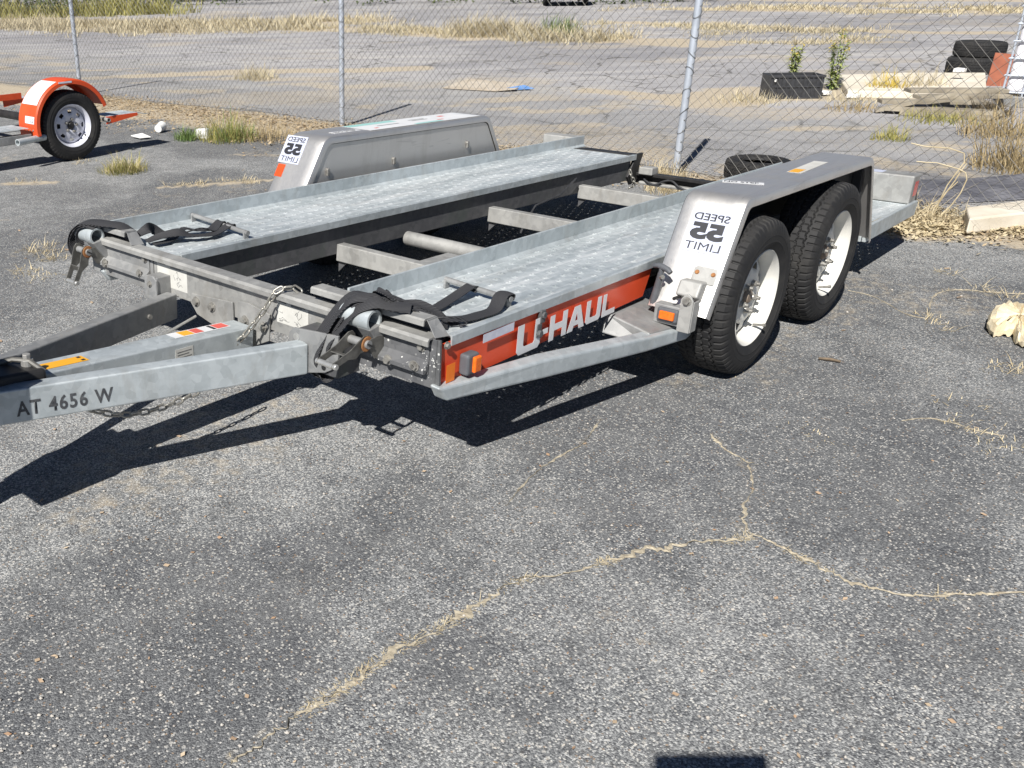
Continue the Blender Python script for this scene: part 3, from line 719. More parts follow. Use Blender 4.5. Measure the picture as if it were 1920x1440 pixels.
# far trees: one dark mass under which the lot ends
def treeline():
    mb = MB(); tr = MB()
    A = [(20, 62), (30, 47), (38, 38), (44, 27), (46, 15), (46, 2), (45, -14)]
    for i in range(60):
        f = i / 59 * (len(A) - 1); k = min(int(f), len(A) - 2); t = f - k; bx, by = A[k][0] * (1 - t) + A[k + 1][0] * t, A[k][1] * (1 - t) + A[k + 1][1] * t
        bx += random.uniform(0, 4); by += random.uniform(-1, 1); H = random.uniform(4.5, 8)
        tr.tube([(bx, by, -.1), (bx + random.uniform(-.2, .2), by, H * .4), (bx, by + random.uniform(-.4, .4), H * .85)], [.16, .12, .04], 6)
        for _ in range(14):
            c = V(random.gauss(bx, 1.3), random.gauss(by, 1.5), random.uniform(.5, H)); rr = random.uniform(.5, 1.1)
            for _ in range(26):
                p = c + V(random.gauss(0, rr * .55), random.gauss(0, rr * .55), random.gauss(0, rr * .45)); e = V(random.uniform(-1, 1), random.uniform(-1, 1), random.uniform(-1, 1)).normalized() * .17; q = e.orthogonal().normalized() * .09
                mb.add([p - e, p + q, p + e, p - q], [(0, 1, 2, 3)])
    for u, w, H in ((-30, 30, 2.0), (40, 26, 2.6), (90, 30, 1.8), (150, 24, 2.4), (215, 24, 1.7), (300, 12, 3.0), (380, 10, 3.0), (460, 8, 3.0), (700, 8, 1.6), (800, 6, 1.8), (980, 6, 1.3), (1130, 6, 1.6), (1250, 5, 2.0)):
        g = G(u, w)
        for _ in range(16):
            c = V(random.gauss(g.x, .9), random.gauss(g.y, .9), random.uniform(.1, H)); rr = random.uniform(.3, .7)
            for _ in range(34):
                p = c + V(random.gauss(0, rr * .55), random.gauss(0, rr * .55), random.gauss(0, rr * .45)); p.z = abs(p.z); e = V(random.uniform(-1, 1), random.uniform(-1, 1), random.uniform(-1, 1)).normalized() * .10; q = e.orthogonal().normalized() * .05
                mb.add([p - e, p + q, p + e, p - q], [(0, 1, 2, 3)])
    o = mb.build('treeline', simple('far_foliage', (0.035, 0.055, 0.018), (0.09, 0.11, 0.035), .8, scale=.6), fix=False); tag(o, 'dark line of trees and brush along the far edge of the lot', 'trees', kind='stuff')
    tr.build('tree_trunks', simple('far_bark', (0.10, 0.08, 0.06), (0.16, 0.13, 0.10), .9, scale=3), o)
treeline()

# ------------------------------------------------------------------ chain link fence
fence = empty('chain_link_fence', (5.35, 0.8, 0)); tag(fence, 'chain link fence on round steel posts behind the trailers', 'fence')
fo = Vector(fence.location)
FTOP = 1.86
def fpt(s, z, off=0.0): return V(float(fence_x(s)) + off, s, z) - fo
for y in (-6.6, -3.0, 0.819, 4.838, 9.95, 14.5):
    x = float(fence_x(y)) + .035
    mb = MB(); mb.cyl(V(x, y, -.05) - fo, V(x, y, FTOP + .05) - fo, .029, n=24)
    po = mb.build('post', 'post', fence, 30)
    for k in range(13):
        z = .10 + k * .145 + random.uniform(-.02, .02); ring = [V(x + .0325 * math.cos(a), y + .0325 * math.sin(a), z + .03 * math.sin(a + k)) - fo for a in np.linspace(0, 2 * math.pi, 14)[:-1]]
        MB().tube(ring, .0024, 5, closed=True).build('tie_wire', 'wire', po)

def wires():
    p = .0425; y0, y1 = -6.6, 14.5; n = int((y1 - y0) / p); m = int(FTOP / p); vs = []; fs = []; r = .0022
    cs = [(math.cos(a) * r, math.sin(a) * r) for a in (0.5, 2.59, 4.69)]
    for i in range(n):
        for j in range(m + 1):
            side = (i + j) % 2; y = y0 + (i + side) * p; z = .03 + j * p
            sag = .035 * math.sin(y * 1.7) * math.sin(z * 1.5) + .02 * math.sin(y * .6 + 1)
            x = float(FX[i + side]) + (.0022 if side else -.0022) + sag * .4
            o = len(vs)
            for c, s in cs: vs.append((x + c - fo.x, y + s - fo.y, z - fo.z))
            if j: fs += [(o - 3 + k, o - 3 + (k + 1) % 3, o + (k + 1) % 3, o + k) for k in range(3)]
    mb = MB(); mb.v = vs; mb.f = fs
    o = mb.build('wire_mesh', 'wire', fence, fix=False); o['kind'] = 'stuff'
FX = fence_x(-6.6 + np.arange(0, 520) * .0425)
wires()
mb = MB(); mb.tube([fpt(s, .045 + .02 * math.sin(s * 1.3), .004) for s in np.arange(-6.6, 14.5, .3)], .003, 5); mb.build('tension_wire', 'wire', fence)
mb = MB(); mb.tube([fpt(s, FTOP, .004) for s in np.arange(-6.6, 14.6, .3)], .003, 5); mb.build('tension_wire', 'wire', fence)


# small leaf fragments blown over the asphalt
mb = MB()
for _ in range(190):
    u = random.uniform(-20, 1940); w = random.uniform(300, 1440); p = G(u, w); sc = random.uniform(.004, .011) * (1.0 if w > 700 else 1.8); a = random.random() * 6.28
    ex = V(math.cos(a), math.sin(a), random.uniform(-.25, .25)) * sc; ey = V(-math.sin(a), math.cos(a), random.uniform(-.3, .3)) * sc * random.uniform(.35, .8); p = p + V(0, 0, .003 + abs(ex.z) + abs(ey.z))
    mb.add([p - ex, p - ex * .2 + ey, p + ex, p + ex * .1 - ey], [(0, 1, 2, 3)])
o = mb.build('leaf_fragments', simple('tan_leaf_scrap', (0.34, 0.20, 0.115), (0.50, 0.41, 0.29), .8, scale=9), fix=False); tag(o, 'tiny tan leaf fragments scattered over the asphalt', 'leaf litter', kind='stuff')
# ------------------------------------------------------------------ wheels
def tyre_mesh(R=.336, W=.215, rim=.198, N=480, notch=60):
    prof = []                                            # (y, r, tread coordinate or None), y<0 is the outer side
    h = W / 2
    side = [(.30 * h * 2, rim - .012), (.44 * W, rim + .006), (.49 * W, rim + .03), (.508 * W, rim + .040), (.514 * W, rim + .041), (.514 * W, rim + .046), (.510 * W, rim + .047), (.516 * W, rim + .066), (.520 * W, rim + .067), (.520 * W, rim + .070), (.515 * W, rim + .071), (.51 * W, R - .052), (.49 * W, R - .035), (.465 * W, R - .022)]
    for y, r in side: prof.append((y, r, None))
    tw = .43 * W; nt = 58
    for k in range(nt + 1):
        u = 1 - 2 * k / nt; prof.append((u * tw, R - .011 * abs(u) ** 3.2, u))
    for y, r in side[::-1]: prof.append((-y, r, None))
    m = len(prof); vs = np.zeros((N, m, 3))
    for i in range(N):
        th = 2 * math.pi * i / N; ph = (i % (N // notch)) / (N / notch); tri = abs(2 * ((i / (N / notch)) % 1) - 1) * 2 - 1
        for k, (y, r, u) in enumerate(prof):
            d = 0
            if u is not None:
                for g in (-.56, -.2, .2, .56):
                    if abs(u - g - tri * .045) < .030: d = .0070
                if abs(u) > .70 and ph < .22: d = max(d, .0065)
                if .28 < abs(u) < .50 and .60 < ph < .74: d = max(d, .004)
                if abs(u) < .12 and .10 < ph < .24: d = max(d, .004)
            elif r > R - .04 and ph < .22: d = .0060
            vs[i, k] = ((r - d) * math.cos(th), y, (r - d) * math.sin(th))
    mb = MB(); mb.v = [tuple(p) for p in vs.reshape(-1, 3)]
    for i in range(N):
        j = (i + 1) % N
        for k in range(m - 1): mb.f.append((i * m + k, i * m + k + 1, j * m + k + 1, j * m + k))
    me = mb.mesh('tyre'); b = bmesh.new(); b.from_mesh(me); bmesh.ops.recalc_face_normals(b, faces=b.faces); b.to_mesh(me); b.free()
    me.materials.append(M['rubber']); me.polygons.foreach_set('use_smooth', [True] * len(me.polygons)); me.set_sharp_from_angle(angle=rad(28))
    return me
TYRE = tyre_mesh()

def rim_builder(dish, windows, rim_mat, holes_round=False):
    """rim facing -y; flange plane at y=0, disc 'dish' metres inside"""
    parts = {}
    mb = MB(); mb.lathe([(.190, .19), (.2, .185), (.196, .17), (.178, .15), (.172, .12), (.176, .05), (.186, .022), (.194, .008), (.2035, .000), (.2065, .003), (.206, .010), (.200, .016)], n=96)
    parts['rim'] = mb
    # disc with open windows
    radii = [.040, .062, .090, .118, .150, .1735]; ys = [dish - .004, dish - .006, dish - .010, dish - .004, dish + .004, dish + .018]; A = 96; md = MB(); vs = []
    for i in range(A):
        a = 2 * math.pi * i / A
        for r, y in zip(radii, ys): vs.append((r * math.cos(a), y, r * math.sin(a)))
    fs = []; m = len(radii); per = A // windows
    for i in range(A):
        j = (i + 1) % A
        for k in range(m - 1):
            if k == 3 and (i % per) < (per * 0.36 if holes_round else per * .55): continue
            fs.append((i * m + k, i * m + k + 1, j * m + k + 1, j * m + k))
    md.add(vs, fs); parts['disc'] = md
    mh = MB(); mh.lathe([(.0, dish - .020), (.024, dish - .020), (.030, dish - .014), (.036, dish - .006), (.040, dish + .02)], n=40); parts['hub'] = mh
    return parts

def make_wheel(dish, windows, rim_mat, hub_mat, holes_round=False, studs=.024):
    w = empty('wheel'); t = bpy.data.objects.new('tyre', TYRE); COL.objects.link(t); t.parent = w; t.location = (0, .098, 0)
    P = rim_builder(dish, windows, rim_mat, holes_round)
    P['rim'].build('rim', rim_mat, w, 40); d = P['disc'].build('disc', rim_mat, w, 30)
    sm = d.modifiers.new('thickness', 'SOLIDIFY'); sm.thickness = .004
    P['hub'].build('hub', hub_mat, w, 40)
    for k in range(5):
        a = 2 * math.pi * k / 5 + .3; p = V(.0605 * math.cos(a), dish - .006, .0605 * math.sin(a)); mb = MB(); mb.cyl(p, p - V(0, .010, 0), .0155, .0125, n=20); mb.cyl(p - V(0, .010, 0), p - V(0, .022, 0), .0118, n=6); mb.cyl(p - V(0, .022, 0), p - V(0, .022 + studs, 0), .0075, n=10)
        mb.build('lug_nut', 'bolt', w, 40)
    mb = MB(); mb.cyl((.150, .03, -.075), (.140, -.012, -.070), .0055, n=10); mb.cyl((.140, -.012, -.070), (.138, -.022, -.069), .007, n=10); mb.build('valve_stem', 'bolt', w, 40)
    mb = MB(); mb.lathe([(.0, dish + .03), (.125, dish + .03), (.130, dish + .04), (.130, .2)], n=48); mb.build('brake_drum', 'black_steel', w, 40)
    return w

# ------------------------------------------------------------------ the car hauling trailer
TP = 0.0344                                              # nose raised a little
TO = V(2.1449, 0, .345)
trailer = empty('car_hauler_trailer')
RT = Matrix.Rotation(TP, 3, 'Y')
trailer.rotation_euler = (0, TP, 0)
trailer.location = TO - RT @ TO
tag(trailer, 'large galvanised car hauling trailer with two wheel tracks, orange side panel and steel fenders', 'trailer')
T_ = trailer

# wheels
w1 = make_wheel(.052, 8, 'rim', 'rim_rust', studs=.012); w1.name = 'wheel'
w1.parent = T_; w1.location = (1.706, -1.2745, .336 - .0154); w1.rotation_euler = (0, .55, 0)
w2 = copy_part(w1, T_, (2.598, -1.2745, .336 + .0154), (0, 1.25, 0))
for x, z, r in ((1.706, -.0154, .2), (2.598, .0154, 1.9)): copy_part(w1, T_, (x, 1.345, .336 + z), (0, r, math.pi))
for x, z in ((1.6982, .345 - .0154), (2.5916, .345 + .0154)):
    for s in (-1, 1):
        MB().bx(x - .33, x + .33, s * .84 - .035, s * .84 + .035, z - .02, z + .035).build('leaf_spring', 'black_steel', T_, bevel=.006)
        MB().bx(x - .16, x + .10, s * .93 - .02, s * .93 + .02, z - .05, z + .09).build('spring_hanger', 'black_steel', T_, bevel=.004)
MB().bx(1.98, 2.30, -1.10, -1.02, .50, .56).build('equaliser_bracket', 'black_steel', T_, bevel=.006)

# perforated tread plates
def perf_plate(x0, x1, y0, y1, z, name, px=.080, py=.0555):
    nxx = int((x1 - x0) / px); px = (x1 - x0) / nxx; nyy = int((y1 - y0) / py); py = (y1 - y0) / nyy; mb = MB()
    ring = [(1, 0), (1, 1), (0, 1), (-1, 1), (-1, 0), (-1, -1), (0, -1), (1, -1)]
    def cell(cx, cy):
        vs = [(cx + a * px / 2, cy + b * py / 2, z) for a, b in ring]
        for r, dz in ((.0160, 0), (.0120, .0022), (.0060, .0027), (.0057, -.002)):
            for k in range(8): an = k * math.pi / 4; vs.append((cx + r * 1.15 * math.cos(an), cy + r * math.sin(an), z + dz))
        fs = []
        for q in range(4): fs += [(q * 8 + k, q * 8 + (k + 1) % 8, q * 8 + 8 + (k + 1) % 8, q * 8 + 8 + k) for k in range(8)]
        mb.add(vs, fs)
    for i in range(nxx):
        cx = x0 + (i + .5) * px
        if i % 2 == 0:
            for j in range(nyy): cell(cx, y0 + (j + .5) * py)
        else:
            for j in range(nyy - 1): cell(cx, y0 + (j + 1) * py)
            for a, b in ((y0, y0 + py / 2), (y1 - py / 2, y1)): mb.add([(cx - px / 2, a, z), (cx + px / 2, a, z), (cx + px / 2, b, z), (cx - px / 2, b, z)], [(0, 1, 2, 3)])
    return mb
def track(y_fl, y_lip, x0, x1, xfl):
    """deck between its guide flange (y_fl) and its folded lip (y_lip)"""
    s = 1 if y_lip > y_fl else -1
    t = empty('track'); t.parent = T_
    za = .462
    d = perf_plate(x0, x1, min(y_fl, y_lip - s * .03), max(y_fl, y_lip - s * .03), za, 'tread_plate').build('tread_plate', 'deck', t, 25, fix=False)
    # folded lip
    pl = [(0, za - .002), (.004, za + .008), (.012, .4745), (.030, .476), (.034, .472), (.034, .440), (.028, .440), (.028, .466), (.012, .466)]
    mb = MB().prism([V(x0, y_lip - s * .030 + s * a, z) for a, z in pl], V(x1 - x0, 0, 0)); mb.build('deck_lip', 'galv', t, 30)
    # guide flange, slightly flared
    pf = [(0, za - .004), (-.010, za + .006), (-.006, .534), (-.001, .537), (.004, .534), (.003, za + .012), (.022, za + .001), (.022, za - .004)]
    mb = MB().prism([V(x0 - .0, y_fl + s * a, z) for a, z in pf], V(xfl - x0, 0, 0)); mb.build('guide_flange', 'galv', t, 30)
    return t
track(-.480, -.932, .055, 3.985, 3.985)
track(.992, .478, .055, 3.985, 4.165)

# main rails, cross members
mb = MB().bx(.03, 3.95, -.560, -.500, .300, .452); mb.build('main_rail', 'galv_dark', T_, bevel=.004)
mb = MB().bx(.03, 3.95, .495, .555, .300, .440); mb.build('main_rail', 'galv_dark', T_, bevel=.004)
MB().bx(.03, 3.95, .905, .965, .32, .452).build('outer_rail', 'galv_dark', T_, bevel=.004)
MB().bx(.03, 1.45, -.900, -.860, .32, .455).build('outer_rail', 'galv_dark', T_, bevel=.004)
for x, ya, yb in ((1.015, -.5, .495), (2.285, -.5, .495), (3.28, -.5, .495)):
    b = MB().prism([V(x, ya, .268), V(x + .055, ya, .268), V(x + .055, ya, .352), V(x + .004, ya, .352)], V(0, yb - ya, 0)).build('cross_member', 'galv_warm', T_, bevel=.004)
    for s, yy in ((1, .495), (-1, -.5)):
        MB().prism([V(x + .02, yy, .30), V(x + .02, yy - s * .09, .30), V(x + .02, yy, .21)], V(.008, 0, 0)).build('gusset', 'galv_dark', T_)
MB().bx(1.055, 1.30, -.5, .03, .285, .347).build('tilt_block', 'galv_warm', T_, bevel=.006)
mb = MB(); mb.cyl((1.52, .46, .305), (1.52, -.50, .305), .036, n=28); mb.build('axle_tube', 'galv_warm', T_, 40)
mb = MB(); mb.tube([(3.2, .47, .41), (3.0, .46, .33), (2.75, .47, .30), (2.6, .44, .22), (2.58, .45, .16)], .006, 6); mb.build('wiring', 'black_plastic', T_, 50)

# rear cross bar with cable between the tracks
mb = MB(); mb.bx(4.02, 4.07, -.86, .93, .330, .352); mb.bx(4.075, 4.081, -.86, .93, .270, .352); mb.build('rear_bar', 'black_steel', T_, bevel=.003)
MB().bx(4.028, 4.072, -.86, .46, .268, .292).build('rear_bar_pipe', 'galv_warm', T_, bevel=.008)
mb = MB(); mb.tube(smooth([Vector(p) for p in [(4.05, .44, .325), (4.02, .40, .30), (4.01, .33, .285), (4.02, .27, .315), (4.03, .22, .322), (4.01, .15, .29), (4.01, .05, .27), (4.02, -.03, .30), (4.03, -.10, .325)]], 5), .007, 7); mb.build('brake_cable', 'black_plastic', T_, 50)
mb = MB(); mb.prism([V(3.97, .478, .476), V(4.09, .478, .478), V(4.055, .478, .40), V(4.05, .478, .30), V(3.96, .478, .27), V(3.90, .478, .33), V(3.97, .478, .44)], V(0, .02, 0)); mb.prism([V(3.985, .50, .470), V(4.07, .50, .470), V(4.07, .92, .470), V(3.985, .96, .466)], V(0, 0, -.012)); mb.build('ramp_hinge', 'black_steel', T_, bevel=.003)
MB().bx(3.99, 4.08, .35, .45, .345, .395).build('ramp_bracket', 'galv_warm', T_, bevel=.006)

# front beam
pl = [(-.030, .448), (-.032, .466), (-.024, .475), (.03, .476), (.03, .470), (-.020, .469), (-.024, .462), (-.025, .448)]
mb = MB().prism([V(x, -.905, z) for x, z in pl], V(0, 1.985, 0)); mb.build('front_lip', 'galv_warm', T_, 30)
mb = MB(); mb.bx(0, .007, -.525, .60, .308, .470); mb.bx(.007, .06, -.52, .60, .308, .315); mb.build('front_beam', 'galv_warm', T_, bevel=.002)
for s, ya, yb, mt in ((-1, -.925, -.527, 'galv_splat'), (1, .602, 1.075, 'galv_dull')):
    mb = MB(); mb.bx(-.004, .004, ya, yb, .300, .470); mb.build('end_plate', mt, T_, bevel=.002)
    # shallow pan bolted to the plate: lower ledge, upright rib, bottom flange
    a, b = (ya + .03, yb - .10) if s < 0 else (ya + .02, yb - .05)
    pr = [(-.004, .392), (-.012, .386), (-.034, .366), (-.034, .352), (-.026, .350), (-.010, .362), (-.004, .362)]
    MB().prism([V(x, a, z) for x, z in pr], V(0, b - a, 0)).build('pan_ledge', mt, T_, 30)
    MB().bx(-.016, -.004, b - .012, b + .002, .392, .455).build('pan_rib', mt, T_, bevel=.003)
    MB().bx(-.010, -.004, a, a + .012, .345, .455).build('pan_edge', mt, T_, bevel=.002)
    for yy, zz in ((a + .035, .432), (a + .04, .375), ((a + b) / 2 + .10 * s, .372)):
        MB().hexbolt((-.004 if zz > .4 else -.034, yy, zz), (-1, 0, 0), .011, .009).build('bolt', 'bolt', T_)
MB().prism([V(-.004, -.921, .470), V(-.004, -.934, .470), V(-.004, -.940, .300), V(-.004, -.921, .300)], V(.008, 0, 0)).build('corner_plate', 'galv_splat', T_)
# wheel stops on the nose of each track
for (ya, yb, gs) in ((-.872, -.356, -1), (.790, 1.085, -1)):
    mb = MB().bx(.046, .052, ya, yb, .462, .522); mb.build('wheel_stop', 'galv_dark', T_, bevel=.002)
    pl = [(.052, .526), (-.004, .527), (-.010, .522), (-.011, .504), (-.006, .504), (-.004, .520), (.052, .520)]
    MB().prism([V(x, ya + .004, z) for x, z in pl], V(0, yb - ya - .004, 0)).build('wheel_stop_lip', 'galv_warm', T_, 30)
    MB().prism([V(.050, ya, .526), V(.0, ya, .525), V(-.012, ya - .045, .478), V(.05, ya - .055, .474), V(.05, ya - .002, .474)], V(0, -.004, 0)).build('wheel_stop_gusset', 'galv_dull', T_)

# side panel with lettering
ys = -.926
P = [V(.004, ys, .300), V(.35, ys, .301), V(1.385, ys, .322), V(1.43, ys, .425), V(1.43, ys, .452), V(.004, ys, .452)]
MB().prism(P, V(0, .004, 0)).build('side_panel', 'orange', T_)
dirx = V(1, 0, .0155).normalized()
def block_letter(ch, w, h):
    st = .265 * w; b = .235 * h; c = .10 * w
    if ch == 'U': return [[(0, h), (0, c), (c, 0), (w - c, 0), (w, c), (w, h), (w - st, h), (w - st, b + c * .5), (w - st - c * .5, b), (st + c * .5, b), (st, b + c * .5), (st, h)]]
    if ch == 'H': return [[(0, 0), (st, 0), (st, .37 * h), (w - st, .37 * h), (w - st, 0), (w, 0), (w, h), (w - st, h), (w - st, .63 * h), (st, .63 * h), (st, h), (0, h)]]
    if ch == 'L': return [[(0, 0), (w, 0), (w, b), (st, b), (st, h), (0, h)]]
    if ch == '-': return [[(0, .40 * h), (w, .40 * h), (w, .60 * h), (0, .60 * h)]]
    a = [(0, 0), (.33 * w, h), (.5 * w, h), (.5 * w, .72 * h), (.42 * w, .40 * h), (.5 * w, .40 * h), (.5 * w, .20 * h), (.37 * w, .20 * h), (.31 * w, 0)]
    return [a, [(w - x, z) for x, z in a][::-1]]
for ch, x0, w_, h_ in (('U', .432, .150, .112), ('-', .596, .034, .10), ('H', .642, .118, .098), ('A', .768, .122, .095), ('U', .898, .110, .094), ('L', 1.022, .100, .092)):
    mb = MB(); z0 = .304 + .0165 * (x0 - .43)
    for poly in block_letter(ch, w_, h_): mb.prism([V(x0, ys - .0135, z0) + dirx * a + V(0, 0, b) for a, b in poly], V(0, -.0006, 0))
    mb.build('letter', 'white_decal', T_)
quad('reflective_strip', 'reflective', T_, (.222, ys - .0135, .408), dirx, (0, 0, 1), .180, .030, .001)
quad('amber_patch', 'amber_tape', T_, (.028, ys - .014, .318), dirx, (0, 0, 1), .045, .062, .001)
mb = MB(); mb.hexbolt((.030, -.934, .447), (0, -1, 0), .009, .008); mb.build('bolt', 'bolt', T_)
mb = MB(); mb.bx(.570, .600, -.944, -.928, .395, .442); mb.cyl((.585, -.935, .425), (.585, -.952, .425), .013, n=10); mb.cyl((.565, -.935, .360), (.565, -.955, .360), .014, n=10); mb.bx(.552, .582, -.944, -.930, .345, .395); mb.build('latch_clip', 'galv_dark', T_, bevel=.003)
# front marker lamp on a plate
L = empty('marker_lamp'); L.parent = T_
MB().box((.140, -.948, .362), (.064, .040, .074)).build('lamp_housing', 'grey_rubber', L, bevel=.010, segs=3)
MB().box((.150, -.972, .362), (.038, .016, .056)).build('lamp_lens', 'amber', L, bevel=.006, segs=3)

# outrigger guard bar
st = [(-.02, -.952, .315, .268), (.51, -1.028, .300, .228), (1.10, -1.111, .256, .196), (1.36, -1.148, .246, .192), (1.45, -1.152, .246, .214)]
mb = MB(); rings = []
for i, (x, y, zt, zb) in enumerate(st):
    wd = .060 if i else .045
    rings.append([V(x, y, zb), V(x, y, zt), V(x, y + wd, zt + .006), V(x, y + wd, zb)])
rings[0][0] += V(.05, 0, -.012); rings[0][3] += V(.03, 0, 0)
vs = [p for r in rings for p in r]; fs = [(3, 2, 1, 0)] + [tuple(4 * (len(rings) - 1) + k for k in range(4))]
for i in range(len(rings) - 1): fs += [(4 * i + k, 4 * i + (k + 1) % 4, 4 * i + 4 + (k + 1) % 4, 4 * i + 4 + k) for k in range(4)]
mb.add(vs, fs).build('guard_bar', 'galv', T_, bevel=.010, segs=3); GV, GF = vs, fs
mb = MB().hexa([V(1.10, -.90, .225), V(1.13, -1.095, .205), V(1.13, -1.095, .262), V(1.14, -.90, .300)], [V(1.45, -.90, .225), V(1.45, -1.145, .205), V(1.45, -1.145, .255), V(1.45, -.90, .300)]); mb.build('guard_bracket', 'galv_dull', T_, bevel=.006)
L = empty('marker_lamp'); L.parent = T_
L.location = (-.055, -.025, .018)
MB().box((1.335, -1.080, .292), (.050, .125, .078)).build('lamp_bracket', 'galv_dull', L, bevel=.004)
MB().box((1.305, -1.080, .294), (.022, .090, .058)).build('lamp_housing', 'grey_rubber', L, bevel=.012, segs=3)
MB().box((1.292, -1.080, .294), (.014, .062, .034)).build('lamp_lens', 'amber', L, bevel=.005, segs=3)

MB().bx(.08, 1.36, 1.005, 1.21, .372, .392).build('shade_plate', 'galv_dull', T_, bevel=.003)  # hidden plates added to shade the ground beyond the far track
MB().bx(1.37, 3.30, .970, 1.08, .372, .392).build('shade_plate', 'galv_dull', T_, bevel=.003)
mb = MB().prism([V(.004, .996, .300), V(1.385, .996, .322), V(1.43, .996, .452), V(.004, .996, .452)], V(0, .004, 0)); mb.build('side_panel', 'orange', T_)
mb = MB(); mb.add([V(p.x, -p.y + .06, p.z) for p in GV], GF).build('guard_bar', 'galv', T_, bevel=.010, segs=3)

# fenders
def arc_profile(pts, r, n=7):
    out = [Vector((pts[0][0], pts[0][1]))]
    for a, b, c in zip(pts[:-2], pts[1:-1], pts[2:]):
        a, b, c = Vector(a), Vector(b), Vector(c); d1 = (a - b).normalized(); d2 = (c - b).normalized(); p, q = b + d1 * r, b + d2 * r
        out.append(p + d1 * .006)
        for k in range(n + 1): t = k / n; out.append((1 - t) ** 2 * p + 2 * t * (1 - t) * b + t * t * q)
        out.append(q + d2 * .006)
    out.append(Vector(pts[-1])); return out
def fender_shell(prof, y_in, y_out, flange=.040):
    s = 1 if y_out > y_in else -1; n = len(prof); W = abs(y_out - y_in)
    sec = [(0, flange), (0, .018), (.006, .005), (.020, 0)] + [(W * f, 0) for f in (.25, .5, .75)] + [(W - .020, 0), (W - .006, .005), (W, .018), (W, flange)]
    th = .004; inner = [(W - th, flange), (W - th, .018), (W - .02, th)] + [(W * f, th) for f in (.75, .5, .25)] + [(.02, th), (th, .018), (th, flange)]
    ring = sec + inner; m = len(ring); vs = []
    for i, p in enumerate(prof):
        d = (prof[min(i + 1, n - 1)] - prof[max(i - 1, 0)]).normalized(); nn = Vector((-d.y, d.x))       # outward
        for w, dep in ring: q = p - nn * dep; vs.append(V(q.x, y_in + s * w, q.y))
    fs = [tuple(range(m)), tuple(range((n - 1) * m, n * m))]
    for i in range(n - 1): fs += [(i * m + k, i * m + (k + 1) % m, (i + 1) * m + (k + 1) % m, (i + 1) * m + k) for k in range(m)]
    return MB().add(vs, fs)
prN = arc_profile([(1.300, .318), (1.515, .757), (3.050, .757), (3.318, .300)], .055)
prF = arc_profile([(1.270, .310), (1.540, .757), (3.090, .757), (3.380, .300)], .060)
fender_shell(prN, -.985, -1.237).build('fender', 'fender', T_, 32)
fender_shell(prF, 1.085, 1.365).build('fender', 'fender', T_, 32)
for pr, y, s in ((prN, -.991, -1), (prF, 1.093, 1)):
    ins = []
    for i, p in enumerate(pr):
        d = (pr[min(i + 1, len(pr) - 1)] - pr[max(i - 1, 0)]).normalized(); q = p - Vector((-d.y, d.x)) * (.010 if s < 0 else .0445); ins.append(V(q.x, y, q.y))
    if s > 0:
        MB().prism(ins, V(0, .004, 0)).build('fender_side_panel', 'fender', T_)
        back = [V(p.x, y + .010, p.z) for p in [V(a.x, 0, a.y - .012) for a in pr]]
        MB().prism(back, V(0, .004, 0)).build('fender_backing', 'black_steel', T_)
    else:
        MB().prism(ins, V(0, .004, 0)).build('fender_side_panel', 'black_steel', T_)  # black colour stands in for the shade inside the near wheel arch
for x, z in ((1.56, .575), (2.13, .575), (2.86, .60)):
    mb = MB(); mb.cyl((x, 1.094, z), (x, 1.078, z), .011, n=12); mb.box((x, 1.084, z - .018), (.018, .012, .026)); mb.build('fender_clip', 'bolt', T_, bevel=.002)
# rear support post inside the near fender
MB().prism([V(3.02, -1.0, .28), V(3.16, -1.0, .28), V(3.05, -1.0, .62)], V(0, -.012, 0)).build('fender_gusset', 'galv_dull', T_)
MB().prism([V(3.16, -1.19, .30), V(3.20, -1.19, .30), V(3.10, -1.19, .72), V(3.06, -1.19, .72)], V(0, .05, 0)).build('fender_stay', 'black_plastic', T_, bevel=.006)

# mirrored speed stickers on the front slopes
def speed_sticker(name, o, up, w, h, nrm):
    """o = corner at the image left (far side), top of text along up; lettering reads in a mirror"""
    o, up, nrm = Vector(o), Vector(up).normalized(), Vector(nrm).normalized(); sx = V(0, -1, 0)
    st_ = MB().prism([o + nrm * .0016, o + sx * w + nrm * .0016, o + sx * w + up * h + nrm * .0016, o + up * h + nrm * .0016], nrm * .0006).build(name, 'sticker', T_)
    for txt, f0, hh, ww, bold in (('SPEED', .775, .175, .84, .014), ('55', .305, .415, .80, .060), ('LIMIT', .055, .185, .84, 0.0)):
        me, _ = text_mesh(txt, h * hh, bold, 1.0, width=w * ww)
        # reads from the image's right to its left
        put_text(me, 'ink', st_, o + sx * (w * (.5 + ww / 2)) + up * (h * f0) + nrm * .0030, -sx, up)
upN = V(.215, 0, .439).normalized(); nN = V(-upN.z, 0, upN.x)
speed_sticker('speed_sticker', V(1.300, -1.040, .318) + upN * .248, upN, .170, .168, nN)
upF = V(.27, 0, .447).normalized(); nF = V(-upF.z, 0, upF.x)
f0 = V(1.270, 0, .310)
speed_sticker('speed_sticker', f0 + V(0, 1.375, 0) + upF * .340, upF, .165, .165, nF)
quad('orange_patch', 'amber_tape', T_, f0 + V(0, 1.360, 0) + upF * .255, (0, -1, 0), upF, .058, .075, .0015).data.materials[0] = M['orange_paint']
